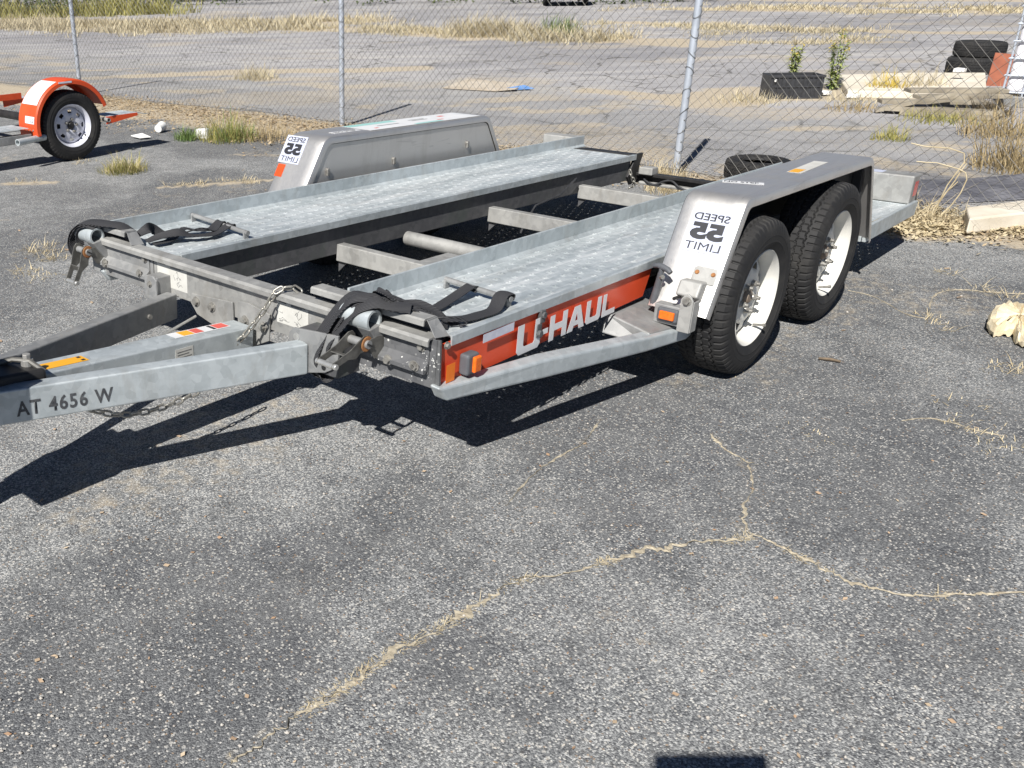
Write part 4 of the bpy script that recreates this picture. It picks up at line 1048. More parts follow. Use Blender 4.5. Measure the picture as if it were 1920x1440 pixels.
# labels on the fender tops
l = quad('fender_label', 'sticker', T_, (1.795, -.965, .757), (.35, -1, 0), (1, .35, 0), .165, .048, .0015)
l2 = MB().prism([V(1.790, -1.012, .7578), V(1.850, -1.162, .7578), V(1.897, -1.144, .7578), V(1.837, -.994, .7578)], V(0, 0, .0006)).build('no_step_label', 'white_decal', T_)
bpy.data.objects.remove(l)
me, _ = text_mesh('NO STEP', .030, .02, width=.135); put_text(me, 'ink', l2, (1.804, -1.014, .7588), V(.37, -.93, 0), V(.93, .37, 0))
l2 = MB().prism([V(2.25, -1.105, .7578), V(2.255, -1.165, .7578), V(2.67, -1.140, .7578), V(2.665, -1.080, .7578)], V(0, 0, .0006)).build('fender_label', 'paper', T_)
MB().prism([V(2.26, -1.108, .7588), V(2.265, -1.150, .7588), V(2.37, -1.145, .7588), V(2.365, -1.103, .7588)], V(0, 0, .0004)).build('label_print', 'yellow', l2)
lf = MB().prism([V(1.93, 1.10, .7578), V(3.0, 1.10, .7578), V(3.0, 1.335, .7578), V(1.93, 1.335, .7578)], V(0, 0, .0006)).build('loading_guide_label', 'white_decal', T_)
for x0, x1, y0, y1, mt in ((1.935, 2.36, 1.27, 1.33, 'teal'), (2.36, 2.62, 1.104, 1.135, 'teal'), (2.62, 2.68, 1.15, 1.165, 'red_label'), (2.02, 2.05, 1.14, 1.16, 'red_label'), (2.75, 2.80, 1.24, 1.27, 'red_label'), (2.1, 2.3, 1.2, 1.21, 'ink_grey'), (2.45, 2.6, 1.22, 1.23, 'ink_grey'), (2.45, 2.6, 1.25, 1.26, 'ink_grey')):
    MB().bx(x0, x1, y0, y1, .7588, .7592).build('label_print', mt, lf)
l2 = MB().bx(1.68, 1.90, 1.15, 1.20, .7576, .7582).build('no_step_label', 'white_decal', T_)
me, _ = text_mesh('NO STEP', .030, .02, width=.18); put_text(me, 'ink_grey', l2, (1.70, 1.16, .7590), V(1, 0, 0), V(0, 1, 0))

# fender hinge, latch handle
mb = MB(); SH = V(-.060, -.027, .018)
base = V(1.300, 0, .318)
pl = lambda y, d, off=.002: base + V(0, y - .022, 0) + upN * d + nN * off
H = empty('fender_hinge'); H.parent = T_; H2 = empty('hinge_bracket'); H2.parent = T_; H2.location = SH
MB().prism([pl(-1.105, .128), pl(-1.200, .128), pl(-1.200, .185), pl(-1.190, .195), pl(-1.115, .195), pl(-1.105, .185)], nN * .004).build('hinge_plate', 'galv_warm', H, bevel=.0015)
for y in (-1.120, -1.185): mb = MB(); mb.cyl(pl(y, .170, .006), pl(y, .170, .011), .0095, .007, n=14); mb.build('rivet', 'rust', H, 40)
MB().hexa([pl(-1.085, .055, .004), pl(-1.175, .055, .004), pl(-1.175, .140, .004), pl(-1.085, .140, .004)], [pl(-1.085, .058, .055), pl(-1.175, .058, .055), pl(-1.175, .120, .055), pl(-1.085, .120, .055)]).build('hinge_box', 'galv_warm', H, bevel=.008, segs=3)
yb_ = -1.150
mb = MB().prism([V(1.288, -1.128, .245), V(1.288, -1.178, .245), V(1.288, -1.178, .375), V(1.288, -1.165, .395), V(1.288, -1.153, .402), V(1.288, -1.140, .395), V(1.288, -1.128, .375)], V(.008, 0, 0)); mb.build('hinge_lug', 'galv_warm', H2, bevel=.002)
MB().bx(1.296, 1.345, -1.180, -1.174, .245, .370).build('hinge_cheek', 'galv_warm', H2, bevel=.002)
MB().hexbolt((1.288, -1.153, .372), (-1, 0, 0), .012, .010).build('bolt', 'bolt', H2)
mb = MB(); mb.cyl(V(1.352, -1.095, .365), V(1.300, -1.095, .368), .007, n=10); mb.build('hinge_hole', 'black_steel', H2)
Lh = empty('latch_handle'); Lh.parent = T_; Lh.location = SH
mb = MB(); mb.tube([(1.375, -.962, .462), (1.366, -.985, .468), (1.360, -1.005, .466), (1.352, -1.030, .462), (1.348, -1.045, .452)], [.010, .011, .013, .012, .010], 10); mb.tube([(1.360, -1.003, .464), (1.362, -1.000, .435)], .011, 10); mb.build('grip', 'grey_rubber', Lh, 50)
mb = MB(); mb.tube([(1.362, -1.000, .440), (1.372, -.990, .385), (1.378, -.982, .335), (1.380, -.980, .300)], [.012, .014, .016, .017], 10); mb.build('boot', 'grey_rubber', Lh, 50)
mb = MB(); mb.cyl((1.362, -1.000, .425), (1.352, -1.015, .428), .009, n=8); mb.build('clip', 'bolt', Lh)

# rear platform and tail lamp boxes
for s in (-1, 1):
    xa_ = 3.315
    t = empty('rear_platform'); t.parent = T_
    y0, y1 = (-1.211, -.62) if s < 0 else (.97, 1.30)
    perf_plate(xa_ + .005, 4.05, y0 + .02, y1 - .004, .366, 'tread_plate').build('tread_plate', 'deck', t, 25, fix=False)
    mb = MB(); mb.hexa([V(xa_, y0, .272), V(xa_, y0 + .022, .272), V(xa_, y0 + .022, .362), V(xa_, y0, .362)], [V(4.19, y0, .290), V(4.19, y0 + .022, .290), V(4.19, y0 + .022, .376), V(4.19, y0, .376)]); mb.build('edge_channel', 'galv', t, bevel=.005, segs=3)
    MB().bx(xa_ - .004, xa_ + .004, y0 + .024, y1, .272, .358).build('front_channel', 'galv', t, bevel=.003)
    MB().bx(4.05, 4.185, y0 + .024, y1, .300, .368).build('rear_channel', 'galv', t, bevel=.003)
    b = empty('tail_lamp_box'); b.parent = T_
    yy0, yy1 = (-1.196, -.70) if s < 0 else (1.02, 1.27)
    MB().bx(4.058, 4.182, yy0, yy1, .370, .531).build('box_shell', 'galv_warm', b, bevel=.008, segs=3)
    MB().bx(4.183, 4.192, yy0 + .03, yy1 - .05, .40, .50).build('tail_lens', 'red_reflector', b, bevel=.003)
    if s < 0:
        MB().bx(4.105, 4.165, -1.1978, -1.1965, .410, .495).build('side_reflector', 'red_reflector', b)
        MB().bx(4.07, 4.16, -1.02, -.88, .5315, .532).build('lamp_box_label', 'sticker', b)
        MB().box((4.21, -1.16, .365), (.05, .07, .12)).build('bumper', 'black_plastic', T_, bevel=.02, segs=3)

# tongue
def tbeam(p0, p1, w, h, name, mat):
    return MB().beam(p0, p1, w, h).build(name, mat, T_, bevel=.006, segs=3)
dn = V(-1.10 + .165, -.125 + .45, 0).normalized(); sd = V(dn.y, -dn.x, 0)                       # sd points to the far side
if sd.y < 0: sd = -sd
n0, n1 = V(-.1265, -.4633, .368), V(-1.45, -.0035, .372)
tbeam(n0 + sd * .03, n1 + sd * .03, .060, .112, 'tongue_beam', 'galv_dull').data.materials[0] = M['galv']
tbeam(V(-.02, .455, .330), V(-1.40, .035, .372), .055, .108, 'tongue_beam', 'galv_dull')
tbeam(V(-.03, -.012, .312), V(-1.30, -.012, .388), .120, .112, 'tongue_centre_beam', 'galv_dull').data.materials[0] = M['galv']
# licence number stencilled on the near beam
me, _ = text_mesh('AT 4656 W', .050, .022, 1.16, width=.302)
vv = (n1 - n0).normalized()
t0 = n0 + vv * ((-1.062 - n0.x) / vv.x) - sd * .0012
put_text(me, 'ink_worn', T_, t0 + V(0, 0, -.090), -vv, V(0, 0, 1))
# labels on the centre beam
cv = V(-1.27, 0, .076).normalized()
cz = lambda x: .312 + (x + .03) / -1.27 * .076
lab = MB().prism([V(-.915, .012, cz(-.915) + .001), V(-.915, -.042, cz(-.915) + .001), V(-.735, -.042, cz(-.735) + .001), V(-.735, .012, cz(-.735) + .001)], V(0, 0, .0006)).build('warning_label', 'yellow', T_)
for x in (-.900, -.752):
    for y in (-.03, 0): MB().bx(x - .006, x + .006, y - .006, y + .006, cz(x) + .0022, cz(x) + .0030).build('label_print', 'ink', lab)
lab = MB().prism([V(-.36, .040, cz(-.36) + .001), V(-.36, -.020, cz(-.36) + .001), V(-.10, -.020, cz(-.10) + .001), V(-.10, .040, cz(-.10) + .001)], V(0, 0, .0006)).build('warning_label', 'white_decal', T_)
for x0, x1, mt in ((-.32, -.27, 'yellow'), (-.265, -.225, 'red_label'), (-.18, -.165, 'ink'), (-.16, -.105, 'red_label')):
    MB().prism([V(x0, .034, cz(x0) + .002), V(x0, -.014, cz(x0) + .002), V(x1, -.014, cz(x1) + .002), V(x1, .034, cz(x1) + .002)], V(0, 0, .0004)).build('label_print', mt, lab)
lab = MB().bx(-.405, -.325, -.0733, -.0724, .222, .312).build('rating_plate', 'paper', T_)
for k in range(7): MB().bx(-.397, -.333 - .012 * (k % 3 == 1), -.0739, -.0734, .298 - k * .0105, .300 - k * .0105 + .001).build('label_print', 'ink_grey', lab)
# instruction labels on the front beam
for y0, y1, z0, z1 in ((.372, .575, .340, .444), (-.336, -.170, .350, .440)):
    lab = MB().bx(-.0012, -.0003, y0, y1, z0, z1).build('instruction_label', 'paper', T_)
    h = z1 - z0; w = y1 - y0
    for k, (a, b, zz) in enumerate(((.06, .34, .93), (.06, .30, .885), (.46, .95, .93), (.46, .9, .885), (.46, .8, .84))):
        MB().bx(-.0018, -.0013, y1 - w * b, y1 - w * a, z0 + h * zz, z0 + h * zz + .0030).build('label_print', 'ink_grey', lab)
    for cx in (.24, .70):
        m = MB()
        p = V(-.0013, y1 - w * cx, z0 + h * .42); cur = V(0, -.012, -.025)
        for q in range(15):
            nx_ = V(0, max(-.028, min(.028, cur.y + random.uniform(-.02, .02))), max(-.032, min(.036, cur.z + random.uniform(-.014, .019)))); e = (nx_ - cur).normalized(); n_ = V(0, -e.z, e.y) * .0007
            m.prism([p + cur - n_, p + nx_ - n_, p + nx_ + n_, p + cur + n_], V(-.0003 - q * .00002, 0, 0)); cur = nx_ if q % 4 else V(0, random.uniform(-.02, .02), random.uniform(-.03, .02))
        m.build('label_print', 'ink_grey', lab)
# mounting plates and bolts
for poly, bolts in (
    ([(.340, .312), (.330, .352), (.075, .372), (.070, .25), (.14, .235), (.30, .27)], [(.30, .325), (.20, .325)]),
    ([(.045, .300), (.05, .215), (-.02, .208), (-.135, .265), (-.140, .372), (-.02, .390), (.04, .385)], [(.0, .315), (-.105, .315)])):
    MB().prism([V(-.012, y, z) for y, z in poly], V(.008, 0, 0)).build('mounting_plate', 'galv_warm', T_, bevel=.002)
    for y, z in bolts: MB().hexbolt((-.012, y, z), (-1, 0, 0), .014, .012).build('bolt', 'bolt', T_)
MB().prism([V(-.122, -.358, .300), V(-.122, -.362, .385), V(-.122, -.385, .408), V(-.122, -.600, .430), V(-.122, -.600, .335), V(-.122, -.570, .300), V(-.122, -.540, .282), V(-.122, -.385, .238), V(-.122, -.365, .248)], V(.010, 0, 0)).build('mounting_plate', 'galv_dull', T_, bevel=.002)
MB().hexbolt((-.122, -.412, .272), (-1, 0, 0), .021, .018).build('bolt', 'bolt', T_)
mb = MB(); mb.cyl((-.1225, -.400, .378), (-.1240, -.400, .378), .014, n=18); mb.build('plate_hole', 'zinc', T_)
mb = MB(); mb.cyl((-.1225, -.535, .300), (-.1240, -.535, .300), .010, n=18); mb.build('plate_hole', 'black_steel', T_)
MB().bx(-.111, .0, -.590, -.380, .270, .400).build('mounting_block', 'galv_dark', T_, bevel=.003)
MB().prism([V(-.08, .480, .300), V(-.08, .480, .385), V(-.08, .500, .402), V(-.08, .560, .398), V(-.08, .565, .300)], V(.010, 0, 0)).build('mounting_plate', 'galv_dull', T_, bevel=.002)
MB().hexbolt((-.08, .523, .365), (-1, 0, 0), .009, .008).build('bolt', 'bolt', T_)
MB().bx(-.070, .0, .485, .560, .300, .395).build('mounting_block', 'galv_dull', T_, bevel=.003)
mb = MB(); mb.cyl((-.20, .375, .285), (-.20, .360, .285), .010, n=12); mb.build('bolt', 'bolt', T_)
mb = MB(); mb.cyl((-.42, .22, .215), (-.02, .30, .262), .006, n=8); mb.build('brake_rod', 'zinc', T_)

# coupler and jack at the nose
cp = empty('coupler'); cp.parent = T_
mb = MB(); mb.hexa([V(-.925, -.105, .300), V(-.925, .09, .300), V(-.925, .085, .392), V(-.925, -.10, .392)], [V(-1.62, -.045, .335), V(-1.62, .045, .335), V(-1.60, .040, .425), V(-1.60, -.040, .425)]); mb.build('coupler_body', 'black_steel', cp, bevel=.012, segs=3)
mb = MB(); mb.lathe([(0, -.05), (.055, -.045), (.068, -.01), (.068, .04), (.05, .055), (0, .06)], n=28)
mb.v = [(x - 1.63, z, y + .385) for x, y, z in mb.v]; mb.build('ball_socket', 'black_steel', cp, 40)
mb = MB(); mb.cyl((-.955, -.035, .392), (-.955, -.035, .415), .020, n=16); mb.cyl((-.955, -.035, .415), (-.955, -.035, .432), .014, n=6); mb.build('coupler_bolt', 'galv_warm', cp, bevel=.002)
mb = MB(); mb.tube([(-1.02, .03, .397), (-.985, 0, .412), (-.955, -.05, .412), (-.925, -.085, .378)], .009, 8); mb.build('coupler_pin', 'ratchet', cp, 40)
mb = MB(); mb.lathe([(.070, -.012), (.082, -.012), (.088, 0), (.082, .012), (.070, .012)], n=32, closed=True); mb.v = [(x - 1.30, z - .02, y + .56) for x, y, z in mb.v]
for k in range(3): a = k * 2.094; mb.cyl((-1.30, -.02, .56), (-1.30 + .078 * math.cos(a), -.02 + .078 * math.sin(a), .56), .008, n=8)
mb.cyl((-1.30, -.02, .40), (-1.30, -.02, .58), .014, n=14); mb.build('handwheel', 'black_steel', cp, 40)
jk = empty('tongue_jack'); jk.parent = T_
mb = MB(); mb.cyl((-1.45, -.012, .14), (-1.45, -.012, .66), .034, n=24); mb.build('jack_tube', 'black_steel', jk, 40)
mb = MB(); mb.cyl((-1.45, -.012, -.036), (-1.45, -.012, .16), .026, n=20); mb.cyl((-1.45, -.012, -.036), (-1.45, -.012, -.024), .075, n=24); mb.build('jack_foot', 'galv', jk, 40)
mb = MB(); mb.bx(-1.62, -1.305, -.240, .03, .50, .70); mb.build('shadow_caster', 'black_steel', jk, bevel=.006, segs=2)  # out-of-frame box added to cast a shadow on the near tongue beam
mb = MB(); mb.tube([(-1.45, -.12, .66), (-1.45, -.12, .72), (-1.52, -.12, .725), (-1.58, -.12, .725), (-1.58, -.12, .76)], .009, 8); mb.build('jack_crank', 'black_steel', jk, 40)

# ratchets, guide tubes and straps at each front corner
def ratchet(y, spx, spz, ang, arm):
    R_ = empty('ratchet'); R_.parent = T_
    d = V(-math.cos(ang), 0, -math.sin(ang)); n_ = V(d.z, 0, -d.x)
    for yy in (y - .034, y + .034):
        c0 = V(spx, yy, spz); e = c0 + d * arm
        pts = [c0 - d * .028 + n_ * .004, c0 - d * .020 + n_ * .022, c0 + n_ * .028, c0 + d * .030 + n_ * .022, c0 + d * .07 + n_ * .013, e + n_ * .012, e + d * .012, e - n_ * .012, c0 + d * .09 - n_ * .012, c0 + d * .055 - n_ * .030, c0 + d * .030 - n_ * .022, c0 - n_ * .028, c0 - d * .020 - n_ * .020]
        MB().prism(pts, V(0, .004, 0)).build('handle_arm', 'ratchet', R_, bevel=.0012)
    e = V(spx, y, spz) + d * (arm - .002)
    mb = MB(); mb.cyl(e - V(0, .046, 0), e + V(0, .046, 0), .010, n=18); mb.build('handle_grip', 'zinc', R_, 40, bevel=.002)
    q = V(spx, y, spz) + d * .085
    MB().box(q, (.030, .064, .004), Matrix.Rotation(ang, 3, 'Y')).build('pawl', 'ratchet', R_)
    mb = MB(); mb.cyl(V(spx, y - .052, spz), V(spx, y + .04, spz), .0145, n=20); mb.build('spindle', 'galv_dull', R_, 40)
    MB().box((spx, y - .0535, spz), (.026, .004, .005), Matrix.Rotation(.5, 3, 'Y')).build('spindle_slot', 'black_steel', R_)
    mb = MB(); mb.lathe([(.014, -.002), (.024, -.002), (.027, .0), (.024, .002), (.014, .002)], (spx, y - .0405, spz), 24, closed=True); mb.build('ratchet_gear', 'rust', R_, 30)
    # cheeks of the bracket behind
    MB().prism([V(-.004, y - .046, .350), V(-.004, y - .046, .430), V(-.04, y - .046, .436), V(spx + .012, y - .046, spz + .014), V(spx + .012, y - .046, spz - .020), V(-.05, y - .046, .360)], V(0, .004, 0)).build('bracket_cheek', 'ratchet', R_, bevel=.001)
    MB().hexbolt((-.030, y - .088, .362), (-1, 0, 0), .012, .012).build('bolt', 'bolt', R_)
    return R_
ratchet(-.655, -.085, .418, rad(16), .155)
ratchet(1.010, -.090, .420, rad(62), .150)
for yc, x, z in ((-.640, -.050, .486), (1.005, -.048, .482)):
    mb = MB(); mb.pipe((x, yc - .055, z + .004), (x, yc + .075, z + .004), .037, .029); mb.build('guide_tube', 'galv', T_, 40)
    MB().hexa([V(x - .028, yc - .06, z - .022), V(x - .028, yc + .0, z - .022), V(.0, yc + .0, .365), V(.0, yc - .06, .365)], [V(x + .03, yc - .06, z - .012), V(x + .03, yc + .0, z - .012), V(.004, yc + .0, .42), V(.004, yc - .06, .42)]).build('tube_bracket', 'galv_dull', T_, bevel=.003)

SN = empty('tie_down_strap'); SN.parent = T_
Y1 = V(0, 1, 0)
rb = lambda pts, wd, w=.052, th=.003: MB().ribbon([(x * .82 if x < 0 else x, y, z - .012 if z > .55 else z) for x, y, z in pts], wd, w * .9, th).build('webbing', 'strap', SN, 40)
rb([(.16, -.70, .490), (.08, -.66, .540), (.03, -.625, .556), (-.03, -.585, .548), (-.075, -.545, .500), (-.105, -.505, .430), (-.120, -.475, .370), (-.125, -.455, .310), (-.110, -.465, .270), (-.085, -.500, .262)], [(.1, 1, 0), (.1, 1, 0), (.2, 1, 0), (.35, 1, .1), (.5, 1, .2), (.5, 1, .2), (.45, 1, .1), (.3, 1, 0), (.2, 1, 0), (.2, 1, 0)], .072)
rb([(.10, -.735, .500), (.045, -.690, .548), (-.01, -.640, .560), (-.06, -.590, .535), (-.095, -.555, .470), (-.115, -.520, .400), (-.128, -.495, .330), (-.115, -.505, .285), (-.090, -.545, .280)], [(.1, 1, 0), (.2, 1, 0), (.3, 1, .1), (.5, 1, .25), (.6, 1, .2), (.5, 1, .1), (.3, 1, 0), (.2, 1, 0), (.2, 1, 0)], .074)
rb([(.02, -.79, .540), (-.02, -.735, .556), (-.05, -.68, .548), (-.085, -.625, .515), (-.11, -.585, .455), (-.135, -.545, .395), (-.13, -.52, .340), (-.105, -.55, .325)], [(.3, .6, .2), (.35, .8, .2), (.5, .8, .3), (.6, .8, .2), (.6, .8, 0), (.5, .9, 0), (.3, 1, 0), (.2, 1, 0)], .066)
rb([(.06, -.60, .538), (.03, -.625, .575), (.0, -.665, .592), (.0, -.705, .585), (.03, -.735, .555), (.07, -.775, .520)], [(1, .3, 0), (1, .3, .1), (1, .2, .1), (1, .2, 0), (1, .3, 0), (1, .3, 0)], .030)
rb([(.05, -.62, .535), (.02, -.655, .565), (-.005, -.695, .574), (.01, -.73, .560), (.05, -.80, .528), (.10, -.845, .500)], [(1, .3, 0), (1, .3, .1), (1, .2, .1), (1, .2, 0), (1, .3, 0), (1, .3, 0)], .028)
rb([(.05, -.74, .542), (.09, -.775, .535), (.13, -.815, .505), (.17, -.835, .472), (.20, -.845, .468)], [(1, .5, 0), (1, .5, .2), (1, .6, .2), (1, .6, 0), (1, .6, 0)], .055)
rb([(.12, -.745, .505), (.22, -.725, .478), (.34, -.705, .482), (.44, -.700, .500), (.478, -.700, .507), (.490, -.700, .495), (.470, -.700, .484)], [(0, 1, 0)] * 7, .052)
rb([(.492, -.845, .484), (.50, -.845, .500), (.485, -.845, .508), (.45, -.845, .503), (.38, -.868, .474), (.30, -.865, .472), (.22, -.86, .476), (.14, -.835, .487)], [(0, 1, 0), (0, 1, 0), (0, 1, 0), (.1, 1, 0), (.25, 1, 0), (.3, 1, 0), (.4, 1, 0), (.6, 1, 0)], .062)
rb([(.03, -.70, .545), (-.02, -.655, .565), (-.07, -.60, .545), (-.115, -.555, .475), (-.135, -.52, .395), (-.145, -.49, .320), (-.120, -.47, .262), (-.10, -.50, .240), (-.09, -.53, .262)], [(.2, .7, .5), (.4, .7, .4), (.7, .6, .3), (.8, .7, .1), (.6, .9, -.1), (.5, 1, -.2), (.3, 1, 0), (.2, 1, 0), (.2, 1, 0)], .050)
rb([(-.10, -.47, .40), (-.135, -.445, .345), (-.14, -.435, .29), (-.115, -.445, .25), (-.09, -.47, .245), (-.085, -.50, .275), (-.10, -.49, .32)], [(.5, 1, .2), (.4, 1, 0), (.3, 1, 0), (.3, 1, .1), (.3, 1, 0), (.3, 1, 0), (.3, 1, 0)], .046)
rb([(.10, -.60, .530), (.06, -.64, .562), (.03, -.69, .572), (.05, -.74, .555), (.10, -.79, .53), (.12, -.84, .50), (.10, -.87, .478)], [(1, .4, .3), (1, .4, -.1), (1, .2, -.3), (1, .3, 0), (1, .3, .3), (1, .4, .1), (1, .5, 0)], .040)
mb = MB(); mb.tube(smooth([Vector(p) for p in [(.06, -.84, .505), (.10, -.875, .512), (.15, -.895, .500), (.18, -.90, .478), (.16, -.885, .470)]], 5), .004, 6); mb.build('strap_cord', 'strap', SN, 40)
SF = empty('tie_down_strap'); SF.parent = T_; SN_keep = SN; SN = SF
rb([(.05, .80, .500), (.02, .86, .538), (-.02, .92, .556), (-.05, .985, .545), (-.07, 1.04, .535), (-.085, 1.085, .495), (-.095, 1.105, .440), (-.095, 1.095, .400), (-.085, 1.07, .380)], [(1, .1, 0), (1, .1, .1), (1, 0, .2), (1, -.1, .2), (1, -.2, .3), (1, -.2, .3), (1, -.1, .1), (1, 0, 0), (1, 0, 0)], .066)
rb([(-.03, .93, .535), (-.06, .985, .540), (-.085, 1.045, .520), (-.10, 1.080, .475), (-.105, 1.085, .430), (-.098, 1.06, .395)], [(1, .2, .2), (1, .1, .2), (1, -.1, .2), (1, -.1, .2), (1, -.1, 0), (1, 0, 0)], .050)
rb([(-.06, .955, .522), (-.075, .995, .530), (-.09, 1.035, .510), (-.098, 1.05, .470), (-.092, 1.045, .430)], [(1, .1, .2), (1, 0, .2), (1, -.1, .2), (1, -.1, 0), (1, 0, 0)], .040)
rb([(.06, .82, .490), (.12, .80, .520), (.17, .83, .505), (.22, .80, .478), (.28, .74, .490), (.34, .70, .505), (.40, .70, .488), (.46, .735, .498), (.495, .745, .508), (.505, .745, .494), (.48, .745, .482)], [(.3, 1, 0), (.2, .8, .6), (.4, .4, .8), (.4, .8, .2), (.3, 1, -.3), (.2, 1, -.2), (.1, 1, .1), (0, 1, 0), (0, 1, 0), (0, 1, 0), (0, 1, 0)], .056)
rb([(.07, .74, .482), (.13, .72, .500), (.20, .68, .512), (.26, .66, .492), (.34, .64, .484), (.42, .665, .486), (.48, .675, .500), (.50, .675, .506), (.505, .675, .492)], [(.3, 1, 0), (.5, .8, .3), (.6, .6, .4), (.4, .9, 0), (.3, 1, 0), (.1, 1, 0), (0, 1, 0), (0, 1, 0), (0, 1, 0)], .056)
rb([(.08, .70, .476), (.16, .70, .478), (.24, .75, .484), (.30, .77, .498), (.36, .76, .482), (.42, .73, .480)], [(.3, 1, 0)] * 6, .05)
SN = SN_keep
for ya, yb, xa_, xb_ in ((-.560, -.872, .505, .478), (.985, .525, .515, .470)):
    mb = MB(); mb.cyl((xa_, ya, .494), (xb_, yb, .490), .0105, n=16); mb.build('tie_bar', 'galv_dull', T_, 40)
    for f in (.02, .96): p = V(xa_, ya, .49).lerp(V(xb_, yb, .486), f); MB().box(p + V(.0, 0, -.010), (.030, .010, .034)).build('tie_bar_lug', 'galv_dull', T_, bevel=.003)

# chains
def link_mesh(L=.047, Wd=.027, r=.0042):
    pts = []; hw = Wd / 2 - r; hl = L / 2 - r - hw
    for k in range(9): a = -math.pi / 2 + math.pi * k / 8; pts.append(V(hl + hw * math.cos(a), hw * math.sin(a), 0))
    for k in range(9): a = math.pi / 2 + math.pi * k / 8; pts.append(V(-hl + hw * math.cos(a), hw * math.sin(a), 0))
    return MB().tube(pts, r, 7, closed=True)
LINK = link_mesh().mesh('chain_link'); LINK.materials.append(M['chain']); LINK.polygons.foreach_set('use_smooth', [True] * len(LINK.polygons))
def chain(parent, pts, name='safety_chain', pitch=.037):
    c = empty(name); c.parent = parent
    P = smooth([Vector(p) for p in pts], 10); acc = 0; last = P[0]; k = 0
    for p in P[1:]:
        seg = (p - last); 
        while acc + seg.length >= pitch:
            q = last + seg.normalized() * (pitch - acc); d = seg.normalized(); 
            rot = d.to_track_quat('X', 'Z').to_matrix().to_4x4() @ Matrix.Rotation(rad(45 if k % 2 else -45), 4, 'X')
            o = bpy.data.objects.new('link', LINK); COL.objects.link(o); o.parent = c; o.matrix_local = Matrix.Translation(q) @ rot
            last = q; seg = p - last; acc = 0; k += 1
        acc += seg.length; last = p
    return c
chain(T_, [(.045, -.265, .455), (.03, -.245, .486), (-.005, -.225, .492), (-.036, -.205, .480), (-.055, -.17, .420), (-.075, -.125, .350), (-.10, -.08, .285), (-.14, -.03, .225), (-.18, -.01, .190)])
chain(T_, [(-.18, -.10, .185), (-.32, -.11, .150), (-.48, -.115, .135), (-.64, -.115, .150), (-.76, -.105, .195), (-.82, -.09, .25), (-.85, -.08, .29)])
chain(T_, [(3.86, .455, .40), (3.87, .44, .355), (3.90, .43, .31), (3.93, .44, .28), (3.90, .45, .262)], 'ramp_chain', .030)

# ------------------------------------------------------------------ second trailer: orange fendered tow dolly
D = empty('tow_dolly', (2.565, 5.40, 0)); tag(D, 'orange fendered tow dolly parked by the fence at the left edge', 'trailer')
dw = make_wheel(.045, 8, 'rim_silver', 'black_steel', True, .006); dw.parent = D; dw.location = (0, 0, .322); dw.scale = (.958, .958, .958); dw.rotation_euler = (0, .2, 0)
dw2 = copy_part(dw, D, (0, 2.35, .322), (0, 1.0, math.pi)); dw2.scale = (.958, .958, .958)
def arch(y0, y1, ro, a0, a1, mat, name, rim=True):
    n = 26; th = .006; sec = [(y0, ro - .045), (y0, ro - .012), (y0 + .012, ro)] + [(y0 + (y1 - y0) * f, ro + .004) for f in (.3, .6)] + [(y1 - .012, ro), (y1, ro - .012), (y1, ro - .06), (y1 - th, ro - .06), (y1 - th, ro - .016)] + [(y0 + (y1 - y0) * f, ro - th) for f in (.6, .3)] + [(y0 + th, ro - .016), (y0 + th, ro - .045)]
    m = len(sec); vs = []
    for i in range(n + 1):
        a = a0 + (a1 - a0) * i / n
        for y, r in sec: vs.append(V(r * math.cos(a), y, .34 + r * math.sin(a)))
    fs = [tuple(range(m)), tuple(range(n * m, n * m + m))]
    for i in range(n): fs += [(i * m + k, i * m + (k + 1) % m, (i + 1) * m + (k + 1) % m, (i + 1) * m + k) for k in range(m)]
    return MB().add(vs, fs).build(name, mat, D, 35)
for y0, y1 in ((-.03, .285), (2.06, 2.38)):
    arch(y0, y1, .405, rad(190), rad(20), 'orange_paint', 'fender')
# pale bands on the front of the near fender
def band(y0, y1, r, a0, a1, mat, name):
    n = 12; vs = []; 
    for i in range(n + 1):
        a = a0 + (a1 - a0) * i / n
        for y in (y0, y1): vs.append(V(r * math.cos(a), y, .34 + r * math.sin(a)))
    return MB().add(vs, [(2 * i, 2 * i + 1, 2 * i + 3, 2 * i + 2) for i in range(n)]).build(name, mat, D)
band(-.012, .255, 0.4095, rad(150), rad(108), 'white_decal', 'fender_stripe')
b = band(-.012, .150, 0.4095, rad(174), rad(165), 'white_decal', 'number_label')
me, _ = text_mesh('22', .030, .0, width=.06); put_text(me, 'ink_grey', b, V(-.409 * math.cos(rad(9)), .060, .34 + .409 * math.sin(rad(8))) + V(-.003, 0, 0), V(0, -1, 0), V(.2, 0, 1))
MB().bx(-.12, .02, -.0325, -.0310, .712, .728).build('maker_label', 'reflective', D)
for a in range(4): MB().hexbolt((-.404, .02 + a * .05, .325), (-1, 0, 0), .007, .006).build('bolt', 'bolt', D)
